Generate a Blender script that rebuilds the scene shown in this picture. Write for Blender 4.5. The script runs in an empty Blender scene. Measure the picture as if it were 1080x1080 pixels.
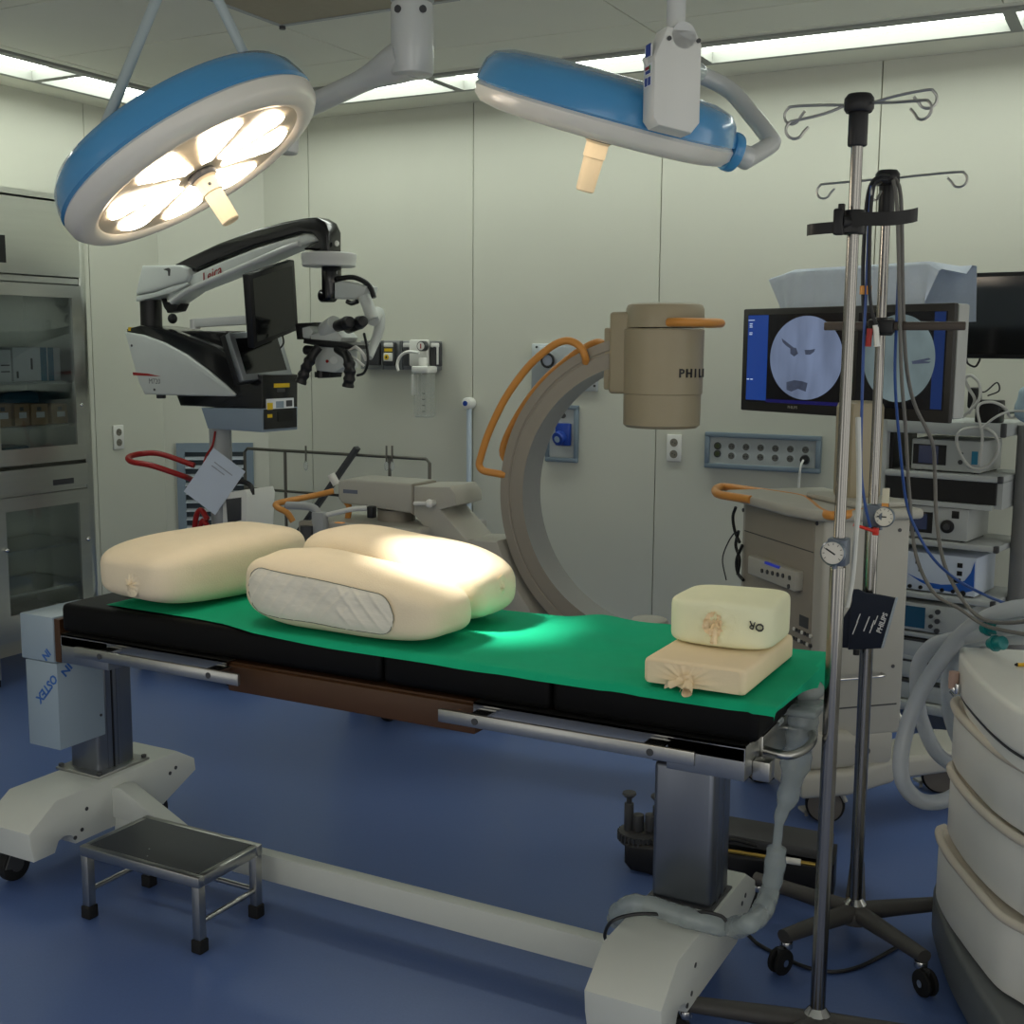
WORLD=.75; EXPO=0.3
import bpy, bmesh, math, random
from mathutils import Matrix, Vector, Euler, noise
from math import sin, cos, pi, radians, sqrt, atan2
random.seed(7)
SC = bpy.context.scene
COL = SC.collection

# ---------------------------------------------------------------- camera
FPX = 1270.0
PITCH, YAW, ROLL, CH = radians(7.8), radians(28.0), radians(0.4), 1.5
_r0 = Vector((cos(YAW), sin(YAW), 0)); _f0 = Vector((-sin(YAW), cos(YAW), 0)); _u0 = Vector((0, 0, 1))
CF = cos(PITCH) * _f0 - sin(PITCH) * _u0
_u = cos(PITCH) * _u0 + sin(PITCH) * _f0
CR = cos(ROLL) * _r0 + sin(ROLL) * _u
CU = cos(ROLL) * _u - sin(ROLL) * _r0
CP = Vector((0, 0, CH))
cam = bpy.data.objects.new('camera', bpy.data.cameras.new('camera'))
COL.objects.link(cam)
cam.matrix_world = Matrix(((CR.x, CU.x, -CF.x, 0), (CR.y, CU.y, -CF.y, 0), (CR.z, CU.z, -CF.z, CH), (0, 0, 0, 1)))
cam.data.sensor_width = 36.0
cam.data.lens = FPX / 1080 * 36.0
cam.data.clip_start = 0.05
SC.camera = cam

def ray(px, py):
    return CR * ((px - 540) / FPX) - CU * ((py - 540) / FPX) + CF
def PZ(px, py, z):
    d = ray(px, py); return CP + d * ((z - CH) / d.z)
def PY(px, py, y):
    d = ray(px, py); return CP + d * (y / d.y)
def PX(px, py, x):
    d = ray(px, py); return CP + d * (x / d.x)
def PD(px, py, t):
    return CP + ray(px, py) * t

# ---------------------------------------------------------------- materials
def lin(c):
    return tuple(((v / 255) / 12.92 if v / 255 <= 0.04045 else ((v / 255 + 0.055) / 1.055) ** 2.4) for v in c) + (1.0,)
MATS = {}
def M(name, rgb, rough=0.5, metal=0.0, var=0.06, scale=14.0, bump=0.0, bscale=None, coat=0.0, trans=0.0, alpha=1.0, emit=None, estr=0.0, sheen=0.0, stretch=None, ior=1.45, spec=0.5):
    m = bpy.data.materials.new(name); m.use_nodes = True
    nt = m.node_tree; b = nt.nodes['Principled BSDF']
    c = lin(rgb)
    b.inputs['Roughness'].default_value = rough
    b.inputs['Metallic'].default_value = metal
    b.inputs['Coat Weight'].default_value = coat
    b.inputs['Coat Roughness'].default_value = 0.08
    b.inputs['Transmission Weight'].default_value = trans
    b.inputs['Alpha'].default_value = alpha
    b.inputs['Sheen Weight'].default_value = sheen
    b.inputs['IOR'].default_value = ior
    b.inputs['Specular IOR Level'].default_value = spec
    tc = nt.nodes.new('ShaderNodeTexCoord')
    src = tc.outputs['Object']
    if stretch:
        mp = nt.nodes.new('ShaderNodeMapping'); mp.inputs['Scale'].default_value = stretch
        nt.links.new(src, mp.inputs['Vector']); src = mp.outputs['Vector']
    nz = nt.nodes.new('ShaderNodeTexNoise'); nz.inputs['Scale'].default_value = scale; nz.inputs['Detail'].default_value = 4
    nt.links.new(src, nz.inputs['Vector'])
    mx = nt.nodes.new('ShaderNodeMix'); mx.data_type = 'RGBA'
    mx.inputs[6].default_value = tuple(max(0, v * (1 - var)) for v in c[:3]) + (1,)
    mx.inputs[7].default_value = tuple(min(1, v * (1 + var)) for v in c[:3]) + (1,)
    nt.links.new(nz.outputs['Fac'], mx.inputs[0])
    nt.links.new(mx.outputs[2], b.inputs['Base Color'])
    if bump:
        n2 = nt.nodes.new('ShaderNodeTexNoise'); n2.inputs['Scale'].default_value = bscale or scale * 3; n2.inputs['Detail'].default_value = 5
        nt.links.new(src, n2.inputs['Vector'])
        bp = nt.nodes.new('ShaderNodeBump'); bp.inputs['Strength'].default_value = bump; bp.inputs['Distance'].default_value = 0.01
        nt.links.new(n2.outputs['Fac'], bp.inputs['Height']); nt.links.new(bp.outputs['Normal'], b.inputs['Normal'])
    if emit:
        b.inputs['Emission Color'].default_value = lin(emit); b.inputs['Emission Strength'].default_value = estr
    MATS[name] = m
    return m

# ---------------------------------------------------------------- mesh builder
def catmull(pts, sub=6, closed=False):
    pts = [Vector(p) for p in pts]
    n = len(pts)
    if n < 3 or sub <= 1: return pts
    out = []
    rng = range(n if closed else n - 1)
    for i in rng:
        if closed: p0, p1, p2, p3 = pts[i - 1], pts[i], pts[(i + 1) % n], pts[(i + 2) % n]
        else:
            p1, p2 = pts[i], pts[i + 1]
            p0 = pts[i - 1] if i else p1 * 2 - p2
            p3 = pts[i + 2] if i + 2 < n else p2 * 2 - p1
        for k in range(sub):
            t = k / sub
            out.append(0.5 * ((2 * p1) + (p2 - p0) * t + (2 * p0 - 5 * p1 + 4 * p2 - p3) * t * t + (3 * p1 - p0 - 3 * p2 + p3) * t ** 3))
    if not closed: out.append(pts[-1])
    return out

def frame_z(d, up=Vector((0, 0, 1))):
    """rotation whose Z runs along d"""
    z = Vector(d).normalized()
    x = up.cross(z)
    if x.length < 1e-4: x = Vector((1, 0, 0))
    x.normalize(); y = z.cross(x)
    return Matrix((x, y, z)).transposed().to_4x4()

class B:
    def __init__(s, *mats):
        s.P = []; s.lock = False; s.mats = list(mats); s.X = Matrix()
    def put(s, t, m=0, X=None):
        X = s.X @ X if X is not None else s.X
        t.transform(X)
        if X.determinant() < 0: bmesh.ops.reverse_faces(t, faces=t.faces[:])
        if m >= 0:
            for f in t.faces: f.material_index = m
        if s.lock and s.P:
            me = bpy.data.meshes.new('tmp'); t.to_mesh(me); t.free(); s.P[-1].from_mesh(me); bpy.data.meshes.remove(me)
        else: s.P.append(t)
        return s
    def one(s):
        """the next shapes belong to one piece (until free)"""
        s.P.append(bmesh.new()); s.lock = True; return s
    def free(s): s.lock = False; return s
    def box(s, x0, x1, y0, y1, z0, z1, m=0, bev=0.0, seg=2, X=None):
        t = bmesh.new()
        bmesh.ops.create_cube(t, size=1.0)
        for v in t.verts:
            v.co = Vector((x0 + (v.co.x + .5) * (x1 - x0), y0 + (v.co.y + .5) * (y1 - y0), z0 + (v.co.z + .5) * (z1 - z0)))
        if bev > 0:
            bev = min(bev, 0.49 * min(abs(x1 - x0), abs(y1 - y0), abs(z1 - z0)))
            bmesh.ops.bevel(t, geom=t.edges[:], offset=bev, segments=seg, affect='EDGES', profile=.5)
        return s.put(t, m, X)
    def cyl(s, p0, p1, r0, r1=None, n=20, m=0, bev=0.0, X=None):
        p0, p1 = Vector(p0), Vector(p1); r1 = r0 if r1 is None else r1
        h = (p1 - p0).length
        if h < 1e-6: return s
        if bev > 0:
            bev = min(bev, .45 * h, .9 * min(r0, r1))
            prof = [(0, 0), (r0 - bev, 0), (r0 - .3 * bev, .3 * bev), (r0, bev), (r1, h - bev), (r1 - .3 * bev, h - .3 * bev), (r1 - bev, h), (0, h)]
        else: prof = [(0, 0), (r0, 0), (r1, h), (0, h)]
        L = Matrix.Translation(p0) @ frame_z(p1 - p0)
        return s.lathe(prof, n, m, X @ L if X is not None else L)
    def lathe(s, prof, n=24, m=0, X=None, closed=False):
        t = bmesh.new(); rings = []
        for r, z in prof:
            if r < 1e-6: rings.append([t.verts.new((0, 0, z))])
            else: rings.append([t.verts.new((r * cos(2 * pi * i / n), r * sin(2 * pi * i / n), z)) for i in range(n)])
        pr = list(zip(rings, rings[1:]))
        if closed: pr.append((rings[-1], rings[0]))
        for a, b in pr:
            if len(a) == 1 and len(b) == 1: continue
            for i in range(n):
                j = (i + 1) % n
                if len(a) == 1: t.faces.new((a[0], b[j], b[i]))
                elif len(b) == 1: t.faces.new((a[i], a[j], b[0]))
                else: t.faces.new((a[i], a[j], b[j], b[i]))
        return s.put(t, m, X)
    def tube(s, pts, r, n=10, m=0, sub=6, closed=False, X=None, rib=0.0, flat=1.0):
        P = catmull(pts, sub, closed) if sub > 1 else [Vector(p) for p in pts]
        Q = [P[0]]
        for p in P[1:]:
            if (p - Q[-1]).length > 1e-5: Q.append(p)
        P = Q; N = len(P)
        rr = r if callable(r) else (lambda u: r)
        t = bmesh.new(); rings = []
        nx = None
        for i, p in enumerate(P):
            if closed: d = P[(i + 1) % N] - P[i - 1]
            else: d = P[min(i + 1, N - 1)] - P[max(i - 1, 0)]
            d.normalize()
            if nx is None:
                nx = Vector((0, 0, 1)).cross(d)
                if nx.length < .05: nx = Vector((1, 0, 0)).cross(d)
            nx = (nx - d * nx.dot(d)); nx.normalize(); ny = d.cross(nx)
            R = rr(i / max(1, N - 1)) * (1 + (rib if i % 2 else -rib))
            rings.append([t.verts.new(p + (nx * cos(2 * pi * k / n) + ny * sin(2 * pi * k / n) * flat) * R) for k in range(n)])
        pr = list(zip(rings, rings[1:]))
        if closed: pr.append((rings[-1], rings[0]))
        for a, b in pr:
            for k in range(n):
                j = (k + 1) % n
                t.faces.new((a[k], a[j], b[j], b[k]))
        if not closed:
            t.faces.new(rings[0][::-1]); t.faces.new(rings[-1])
        return s.put(t, m, X)
    def prism(s, poly, y0, y1, m=0, bev=0.0, seg=2, X=None, plane='xz'):
        """polygon in local XZ (or XY, YZ) pushed along the third axis from y0 to y1"""
        a = sum(p[0] * q[1] - q[0] * p[1] for p, q in zip(poly, poly[1:] + poly[:1]))
        if a < 0: poly = poly[::-1]
        t = bmesh.new()
        mk = {'xz': lambda p, d: (p[0], d, p[1]), 'xy': lambda p, d: (p[0], p[1], d), 'yz': lambda p, d: (d, p[0], p[1])}[plane]
        A = [t.verts.new(mk(p, y0)) for p in poly]; C = [t.verts.new(mk(p, y1)) for p in poly]
        n = len(poly)
        t.faces.new(A); t.faces.new(C[::-1])
        for i in range(n):
            j = (i + 1) % n
            t.faces.new((A[i], C[i], C[j], A[j]))
        bmesh.ops.recalc_face_normals(t, faces=t.faces[:])
        if bev > 0:
            caps = [e for e in t.edges if abs(e.verts[0].co[{'xz': 1, 'xy': 2, 'yz': 0}[plane]] - e.verts[1].co[{'xz': 1, 'xy': 2, 'yz': 0}[plane]]) < 1e-7]
            bmesh.ops.bevel(t, geom=caps, offset=bev, segments=seg, affect='EDGES', profile=.5)
        return s.put(t, m, X)
    def ball(s, c, rx, ry=None, rz=None, m=0, e1=1.0, e2=1.0, nu=28, nv=16, X=None, fn=None):
        """superellipsoid; e<1 squarer"""
        ry = rx if ry is None else ry; rz = rx if rz is None else rz
        t = bmesh.new(); c = Vector(c)
        pw = lambda v, e: math.copysign(abs(v) ** e, v)
        rings = []
        for j in range(nv + 1):
            v = -pi / 2 + pi * j / nv
            if j in (0, nv):
                p = Vector((0, 0, rz * (1 if j else -1)))
                rings.append([t.verts.new(c + (fn(p) if fn else p))]); continue
            R = []
            for i in range(nu):
                u = 2 * pi * i / nu
                p = Vector((rx * pw(cos(v), e1) * pw(cos(u), e2), ry * pw(cos(v), e1) * pw(sin(u), e2), rz * pw(sin(v), e1)))
                R.append(t.verts.new(c + (fn(p) if fn else p)))
            rings.append(R)
        for a, b in zip(rings, rings[1:]):
            for i in range(nu):
                j = (i + 1) % nu
                if len(a) == 1: t.faces.new((a[0], b[j], b[i]))
                elif len(b) == 1: t.faces.new((a[i], a[j], b[0]))
                else: t.faces.new((a[i], a[j], b[j], b[i]))
        return s.put(t, m, X)
    def grid(s, fn, nu, nv, m=0, X=None, thick=0.0, closed_u=False):
        """surface fn(u,v) with u,v in 0..1"""
        t = bmesh.new()
        V = [[t.verts.new(fn(i / nu, j / nv)) for j in range(nv + 1)] for i in range(nu + (0 if closed_u else 1))]
        n = len(V)
        for i in range(nu):
            for j in range(nv):
                t.faces.new((V[i][j], V[(i + 1) % n][j], V[(i + 1) % n][j + 1], V[i][j + 1]))
        if thick:
            bmesh.ops.solidify(t, geom=t.faces[:], thickness=thick)
        return s.put(t, m, X)
    def text(s, body, size, X, m=0, depth=0.0006, align='CENTER', shear=0.0, bold=0.0):
        cu = bpy.data.curves.new('t', 'FONT'); cu.body = body; cu.size = size; cu.extrude = depth; cu.align_x = align; cu.align_y = 'CENTER'; cu.shear = shear
        cu.offset = bold; cu.resolution_u = 2
        o = bpy.data.objects.new('t', cu); me = bpy.data.meshes.new_from_object(o)
        t = bmesh.new(); t.from_mesh(me)
        bpy.data.objects.remove(o); bpy.data.curves.remove(cu); bpy.data.meshes.remove(me)
        return s.put(t, m, X)
    def make(s, name, parent=None, sharp=38, smooth=True, split=False):
        if not split:
            base = bmesh.new()
            for t in s.P:
                me = bpy.data.meshes.new('tmp'); t.to_mesh(me); t.free(); base.from_mesh(me); bpy.data.meshes.remove(me)
            s.P = [base]
        out = []
        for t in s.P:
            me = bpy.data.meshes.new(name)
            bmesh.ops.remove_doubles(t, verts=t.verts[:], dist=1e-6)
            t.to_mesh(me); t.free()
            for m in s.mats: me.materials.append(m)
            if smooth:
                me.shade_smooth(); me.set_sharp_from_angle(angle=radians(sharp))
            o = bpy.data.objects.new(name, me); COL.objects.link(o)
            if parent is not None: o.parent = parent.e if isinstance(parent, T) else parent
            out.append(o)
        return out if split else out[0]

def tag(o, label, cat, group=None, kind=None):
    if label: o['label'] = label
    if cat: o['category'] = cat
    if group: o['group'] = group
    if kind: o['kind'] = kind
    return o

class T:
    """a thing: an Empty at its base that parents its parts; all parts are built in its local frame"""
    def __init__(s, name, label, cat, loc=(0, 0, 0), rotz=0.0, group=None):
        s.e = bpy.data.objects.new(name, None); COL.objects.link(s.e)
        s.e.empty_display_size = .1
        s.M = Matrix.Translation(Vector(loc)) @ Matrix.Rotation(rotz, 4, 'Z'); s.I = s.M.inverted()
        s.e.location = loc; s.e.rotation_euler = (0, 0, rotz)
        tag(s.e, label, cat, group)
    def l(s, p): return s.I @ Vector(p)
    def _r(s, px, py): return s.I @ CP, s.I.to_3x3() @ ray(px, py)
    def ay(s, px, py, y):
        o, d = s._r(px, py); return o + d * ((y - o.y) / d.y)
    def ax(s, px, py, x):
        o, d = s._r(px, py); return o + d * ((x - o.x) / d.x)
    def az(s, px, py, z):
        o, d = s._r(px, py); return o + d * ((z - o.z) / d.z)
    def xz(s, pts, y): return [(q.x, q.z) for q in (s.ay(a, b, y) for a, b in pts)]
    def yz(s, pts, x): return [(q.y, q.z) for q in (s.ax(a, b, x) for a, b in pts)]

def copy_tree(o, parent=None):
    c = o.copy(); COL.objects.link(c); c.parent = parent
    for ch in [k for k in o.children]: copy_tree(ch, c)
    return c
def FZ(p, n, up=(0, 0, 1)):
    """frame on a surface at p: local Z = outward normal n, local Y = up"""
    z = Vector(n).normalized(); y = Vector(up); y = (y - z * y.dot(z)).normalized(); x = y.cross(z)
    return Matrix.Translation(Vector(p)) @ Matrix((x, y, z)).transposed().to_4x4()
def mid(a, b, t=.5): return Vector(a).lerp(Vector(b), t)
def rrect(x0, x1, z0, z1, r, n=4):
    out = []
    for cx, cz, a in ((x1 - r, z1 - r, 0), (x0 + r, z1 - r, 90), (x0 + r, z0 + r, 180), (x1 - r, z0 + r, 270)):
        for k in range(n + 1):
            t = radians(a + 90 * k / n); out.append((cx + r * cos(t), cz + r * sin(t)))
    return out

# ---------------------------------------------------------------- shared materials
steel = M('brushed stainless steel', (176, 176, 172), .3, 1.0, .05, 60, .05, 300, stretch=(1, 1, .04))
chrome = M('polished chrome', (205, 205, 203), .12, 1.0, .02)
alu = M('grey anodised aluminium', (150, 154, 158), .38, .9, .04, 30)
white_paint = M('white enamel', (206, 207, 203), .38, 0, .03)
cream_paint = M('cream enamel', (205, 200, 184), .42, 0, .03)
grey_paint = M('light grey enamel', (160, 163, 163), .42, 0, .03)
dgrey = M('dark grey plastic', (62, 63, 65), .45, 0, .08)
black = M('black plastic', (20, 20, 22), .42, 0, .15)
black_gloss = M('glossy black plastic', (13, 14, 17), .2, 0, .1, coat=.4)
rubber = M('black rubber', (17, 17, 18), .75, 0, .15)
orange = M('orange grip plastic', (206, 141, 66), .42, 0, .05)
white_plastic = M('white plastic', (222, 222, 216), .35, 0, .03)
blue_plastic = M('blue plastic', (28, 62, 150), .35, 0, .06)
yellow_label = M('yellow label', (222, 186, 34), .5, 0, .04)
paper = M('white paper', (222, 224, 226), .7, 0, .03)
red_plastic = M('red plastic', (150, 26, 24), .4, 0, .06)
clear_plastic = M('clear plastic', (225, 230, 232), .12, 0, .02, trans=.75, alpha=.45)
def pane_glass(name, tint, refl):
    m = bpy.data.materials.new(name); m.use_nodes = True; nt = m.node_tree; nt.nodes.clear()
    o = nt.nodes.new('ShaderNodeOutputMaterial'); mx = nt.nodes.new('ShaderNodeMixShader'); tr = nt.nodes.new('ShaderNodeBsdfTransparent'); gl = nt.nodes.new('ShaderNodeBsdfGlossy'); fr = nt.nodes.new('ShaderNodeFresnel')
    fr.inputs[0].default_value = refl; tr.inputs[0].default_value = lin(tint); gl.inputs['Roughness'].default_value = .03
    nt.links.new(fr.outputs[0], mx.inputs[0]); nt.links.new(tr.outputs[0], mx.inputs[1]); nt.links.new(gl.outputs[0], mx.inputs[2]); nt.links.new(mx.outputs[0], o.inputs[0])
    MATS[name] = m; return m
glass_dark = pane_glass('cabinet glass', (238, 243, 243), 1.4)
screen_off = M('dark display glass', (9, 10, 12), .12, 0, .05, spec=.6)
# ================================================================ the room
WY, WX, CZ = 5.3, -4.81, 2.69
wall_m = M('cream wall panel', (198, 199, 186), .48, 0, .03, 3.0, spec=.35)
seam_m = M('wall joint', (150, 146, 124), .6, 0, .05)
ceil_m = M('ceiling panel', (226, 225, 210), .55, 0, .03, 4.0, spec=.3)
dark_seam = M('ceiling joint', (70, 70, 66), .7, 0, .05)
floor_m = M('blue speckled vinyl', (88, 111, 164), .3, 0, .1, 160, .02, 40, spec=.5)
diff_m = M('lit diffuser', (255, 255, 255), .5, 0, 0, emit=(247, 255, 244), estr=5.6)

b = B(floor_m); b.box(-5.4, 2.6, -1.5, 5.5, -.03, 0)
tag(b.make('floor'), None, None, kind='structure')

def panel_wall(name, p0, p1, cuts, h, th=.03):
    """upright panels between p0 and p1 (plan points), joints at distances `cuts`; room side is to the right of p0->p1"""
    p0, p1 = Vector((*p0, 0)), Vector((*p1, 0)); L = (p1 - p0).length
    d = (p1 - p0) / L; n = Vector((d.y, -d.x, 0))
    X = Matrix((d, -n, Vector((0, 0, 1)))).transposed().to_4x4(); X.translation = p0
    b = B(wall_m, seam_m)
    c = [0] + [k for k in cuts if 0 < k < L] + [L]
    for a, e in zip(c, c[1:]): b.box(a + (.0025 if a else 0), e - (.0025 if e < L else 0), 0, th, 0, h, 0, X=X)
    b.box(0, L, th * .35, th + .02, 0, h, 1, X=X)
    return tag(b.make(name, smooth=False), None, None, kind='structure')
XC = PY(280, 300, WY).x            # where the splayed corner meets the back wall
YC = PX(172, 430, WX).y
cuts = sorted(PY(px, py, WY).x - XC for px, py in ((327, 300), (499, 230), (697, 230), (930, 100)))
cuts += [cuts[-1] + 1.0, cuts[-1] + 2.0]
panel_wall('wall_back', (XC, WY), (2.6, WY), cuts, CZ)
panel_wall('wall_corner', (WX, YC), (XC, WY), [], CZ)
yl = PX(88, 130, WX).y
panel_wall('wall_left', (WX, -1.5), (WX, YC), [yl + 1.5 - k for k in (3, 2, 1, 0)], CZ)

# ceiling: 1.2 x 0.6 panels inside a ring of lights
SY0, SY1, SX0, SX1 = 4.735, 5.0, -4.58, -4.30
b = B(ceil_m, dark_seam)
xs = [-4.20, -3.0, -1.78, -.56, .64, 1.84, 2.6]
ys = [-1.5, -.49, .11, .72, 1.32, 1.92, 2.52, 3.13, 3.74, 4.33, 4.66]
for i in range(len(xs) - 1):
    for j in range(len(ys) - 1):
        b.box(xs[i] + .003, xs[i + 1] - .003, ys[j] + .003, ys[j + 1] - .003, CZ, CZ + .03, 0)
b.box(-5.2, 2.7, -1.6, 5.5, CZ + .055, CZ + .08, 1); b.box(-4.2, 2.6, -1.5, 4.66, CZ + .012, CZ + .05, 1)
b.box(WX - .1, 2.6, SY1 + .035, WY + .05, CZ - .004, CZ + .02, 0)      # shelf between lamps and wall
b.box(WX - .1, SX0 - .035, -1.5, SY1 + .035, CZ - .004, CZ + .02, 0)
b.box(SX0 - .035, 2.6, 4.66, SY1 + .04, CZ + .05, CZ + .07, 1); b.box(-4.2, 2.6, 4.65, SY0 - .04, CZ - .002, CZ + .04, 0); b.box(-4.245, -4.2, -1.5, 4.70, CZ - .002, CZ + .04, 0)
tag(b.make('ceiling', smooth=False), None, None, kind='structure')

strip_frame = M('grey strip frame', (142, 144, 138), .5, 0, .03)
def strip_light(x0, x1, y0, y1, label):
    t = T('ceiling_light', label, 'ceiling light', ((x0 + x1) / 2, (y0 + y1) / 2, CZ), 0, 'ceiling strip lights round the edge of the room')
    w, d, f = (x1 - x0) / 2, (y1 - y0) / 2, .022
    b = B(strip_frame)
    along_x = x1 - x0 > y1 - y0
    if along_x:
        b.box(-w, w, -d - .045, -d, -.012, .045); b.box(-w, w, d, d + .03, -.012, .045)
        b.box(-w, -w + f, -d, d, -.012, .045); b.box(w - f, w, -d, d, -.012, .045)
    else:
        b.box(-w - .03, -w, -d, d, -.012, .045); b.box(w, w + .045, -d, d, -.012, .045)
        b.box(-w, w, -d, -d + f, -.012, .045); b.box(-w, w, d - f, d, -.012, .045)
    b.make('frame', t, smooth=False)
    b = B(diff_m); b.box(-w + f if x1 - x0 > y1 - y0 else -w, w - f if x1 - x0 > y1 - y0 else w, -d if x1 - x0 > y1 - y0 else -d + f, d if x1 - x0 > y1 - y0 else d - f, .035, .042)
    b.make('diffuser', t, smooth=False)
D1 = -2.95
strip_light(D1 - 1.2, D1, SY0, SY1, 'lit ceiling strip over the back wall, behind the grey lamp hub')
strip_light(D1, D1 + 1.2, SY0, SY1, 'lit ceiling strip over the back wall, partly behind the edge-on blue lamp head')
strip_light(D1 + 1.2, D1 + 2.4, SY0, SY1, 'lit ceiling strip over the back wall, above the tallest drip stand')
strip_light(D1 + 2.4, D1 + 3.6, SY0, SY1, 'lit ceiling strip over the back wall, cut by the right edge of the picture')
strip_light(SX0, SX1, 2.79, 3.99, 'lit ceiling strip above the steel cabinet')
strip_light(SX0, SX1, 3.99, 4.70, 'lit ceiling strip on the cabinet side, crossed by the tilted lamp and its thin tube')

# darker air diffuser set in the ceiling
grille_m = M('dull ceiling diffuser', (160, 150, 128), .6, 0, .06, 40)
t = T('air_diffuser', 'dull brown square air diffuser panel flush in the ceiling', 'air vent', (-2.6, 3.28, CZ))
b = B(grille_m); b.box(-.37, .37, -.45, .45, -.006, .004); b.make('perforated_panel', t, smooth=False)
b = B(grey_paint)
for a in ((-.39, -.37, -.47, .47), (.37, .39, -.47, .47), (-.37, .37, -.47, -.45), (-.37, .37, .45, .47)): b.box(*a, -.009, .004)
b.make('frame', t, smooth=False)
b = B(dgrey); b.cyl((-.375, .462, -.02), (-.375, .462, 0), .012); b.make('screw', t)
# ================================================================ operating table
brown_board = M('brown resin board', (72, 45, 22), .5, 0, .08, 20)
mat_black = M('black conductive vinyl', (6, 6, 7), .55, 0, .1, 30, .04, 200, spec=.18)
foot_paint = M('pale grey-beige enamel', (206, 209, 202), .45, 0, .03)
film_white = M('film-covered white panel', (148, 164, 176), .35, 0, .04, 8)
film_blue = M('blue film print', (44, 96, 170), .5, 0, .05)
col_alu = M('satin aluminium extrusion', (122, 127, 136), .33, .85, .05, 8, stretch=(6, 6, .3))

t = T('operating_table', 'long steel operating table with black mattress on two columns', 'operating table', (-1.6, 2.43, 0))
O = Vector((-1.6, 2.43, 0))
def tx(x): return x - O.x
def ty(y): return y - O.y
FXL, FXR, FYN, FYF = tx(-2.505), tx(-.648), ty(2.18), ty(2.68)
sa, sb = tx(-1.94), tx(-1.25)
for a, e in ((FXL, sa), (sb, FXR)):
    b = B(steel)
    b.box(a, e, FYN, FYN + .004, .712, .742); b.box(a, e, FYN, FYN + .035, .738, .742)
    b.box(a, e, FYF - .004, FYF, .712, .742); b.box(a, e, FYF - .035, FYF, .738, .742)
    b.make('end_frame', t, smooth=False, split=True)
b = B(brown_board)
b.box(FXL + .16, FXR - .12, FYN + .02, FYF - .02, .715, .737)
b.box(sa, sb, FYN + .006, FYF - .006, .668, .732, bev=.003)
b.make('radiolucent_board', t)
b = B(steel)
b.box(FXL, FXL + .17, FYN, FYF, .665, .738, bev=.002); b.box(FXR - .16, FXR, FYN, FYF, .672, .738, bev=.002)
b.make('end_plate', t, split=True)
# mattress sections
for a, e in ((FXL - .015, tx(-1.50)), (tx(-1.497), tx(-1.075)), (tx(-1.072), FXR + .018)):
    b = B(mat_black); b.box(a, e, FYN + .015, FYF - .01, .743, .821, bev=.016, seg=3)
    b.make('mattress_section', t)
# side rails with stand-offs
def rail(x0, x1, y, sgn):
    b = B(steel); b.box(x0, x1, y - .005, y + .005, .709, .737, bev=.002); r = b.make('side_rail', t)
    b = B(chrome)
    for x in (x0 + .09, x1 - .09):
        b.one(); b.cyl((x, y - .004 * sgn, .723), (x, y + .06 * sgn, .723), .008, m=0); b.box(x - .02, x + .02, min(y, y + .055 * sgn), max(y, y + .055 * sgn), .729, .7335); b.free()
    b.make('rail_bracket', r, split=True)
    b = B(dgrey)
    for x in (x0 + .09, x1 - .09): b.cyl((x, y - .0065 * sgn, .723), (x, y, .723), .0075, n=12)
    b.make('rail_screw', r, split=True)
rail(tx(-2.385), tx(-1.848), ty(2.12), 1); rail(tx(-1.300), tx(-.728), ty(2.12), 1)
rail(tx(-2.385), tx(-1.848), ty(2.74), -1); rail(tx(-1.300), tx(-.728), ty(2.74), -1)
# columns
def return_cap(c, x0, x1, y0, y1):
    b = B(dgrey); b.box(x0 - .008, x1 + .008, y0 - .008, y1 + .008, .246, .254, bev=.003); b.make('base_seal', c)
def column(x0, x1, y0, y1, dark):
    b = B(col_alu); b.box(x0, x1, y0, y1, .25, .575, bev=.012, seg=3)
    for k in range(2): b.box(x1 - .0005, x1 + .0015, y0 + .035 + k * .04, y0 + .05 + k * .04, .25, .575)
    c = b.make('lift_column', t)
    b = B(steel); b.box(x0 - .02, x1 + .02, y0 - .06, y1 + .06, .606, .672, bev=.004); b.make('head_block', c)
    b = B(black)
    for k in range(3): b.box(x0 - .004, x1 + .004, y0 - .004, y1 + .004, .576 + k * .010, .5845 + k * .010, bev=.003)
    if dark: b.box(x1, x1 + .0025, y0 + .055, y0 + .06, .25, .575)
    b.make('gaiter', c)
    if not dark: return_cap(c, x0, x1, y0, y1); return
    b = B(steel); b.box(x0 - .03, x1 + .03, y0 - .03, y1 + .03, .248, .258, bev=.003); b.make('base_plate', c)
    b = B(dgrey)
    for x in (x0 - .018, x1 + .018):
        for y in (y0 - .018, y1 + .018): b.cyl((x, y, .258), (x, y, .266), .008, n=6)
    b.make('base_bolt', c, split=True)
column(tx(-.945), tx(-.802), ty(2.47), ty(2.60), False)
column(tx(-2.775), tx(-2.655), ty(2.43), ty(2.57), True)
b = B(steel); b.box(tx(-2.78), FXL + .02, ty(2.34), ty(2.62), .64, .70, bev=.003); b.make('column_bridge', t)
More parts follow.
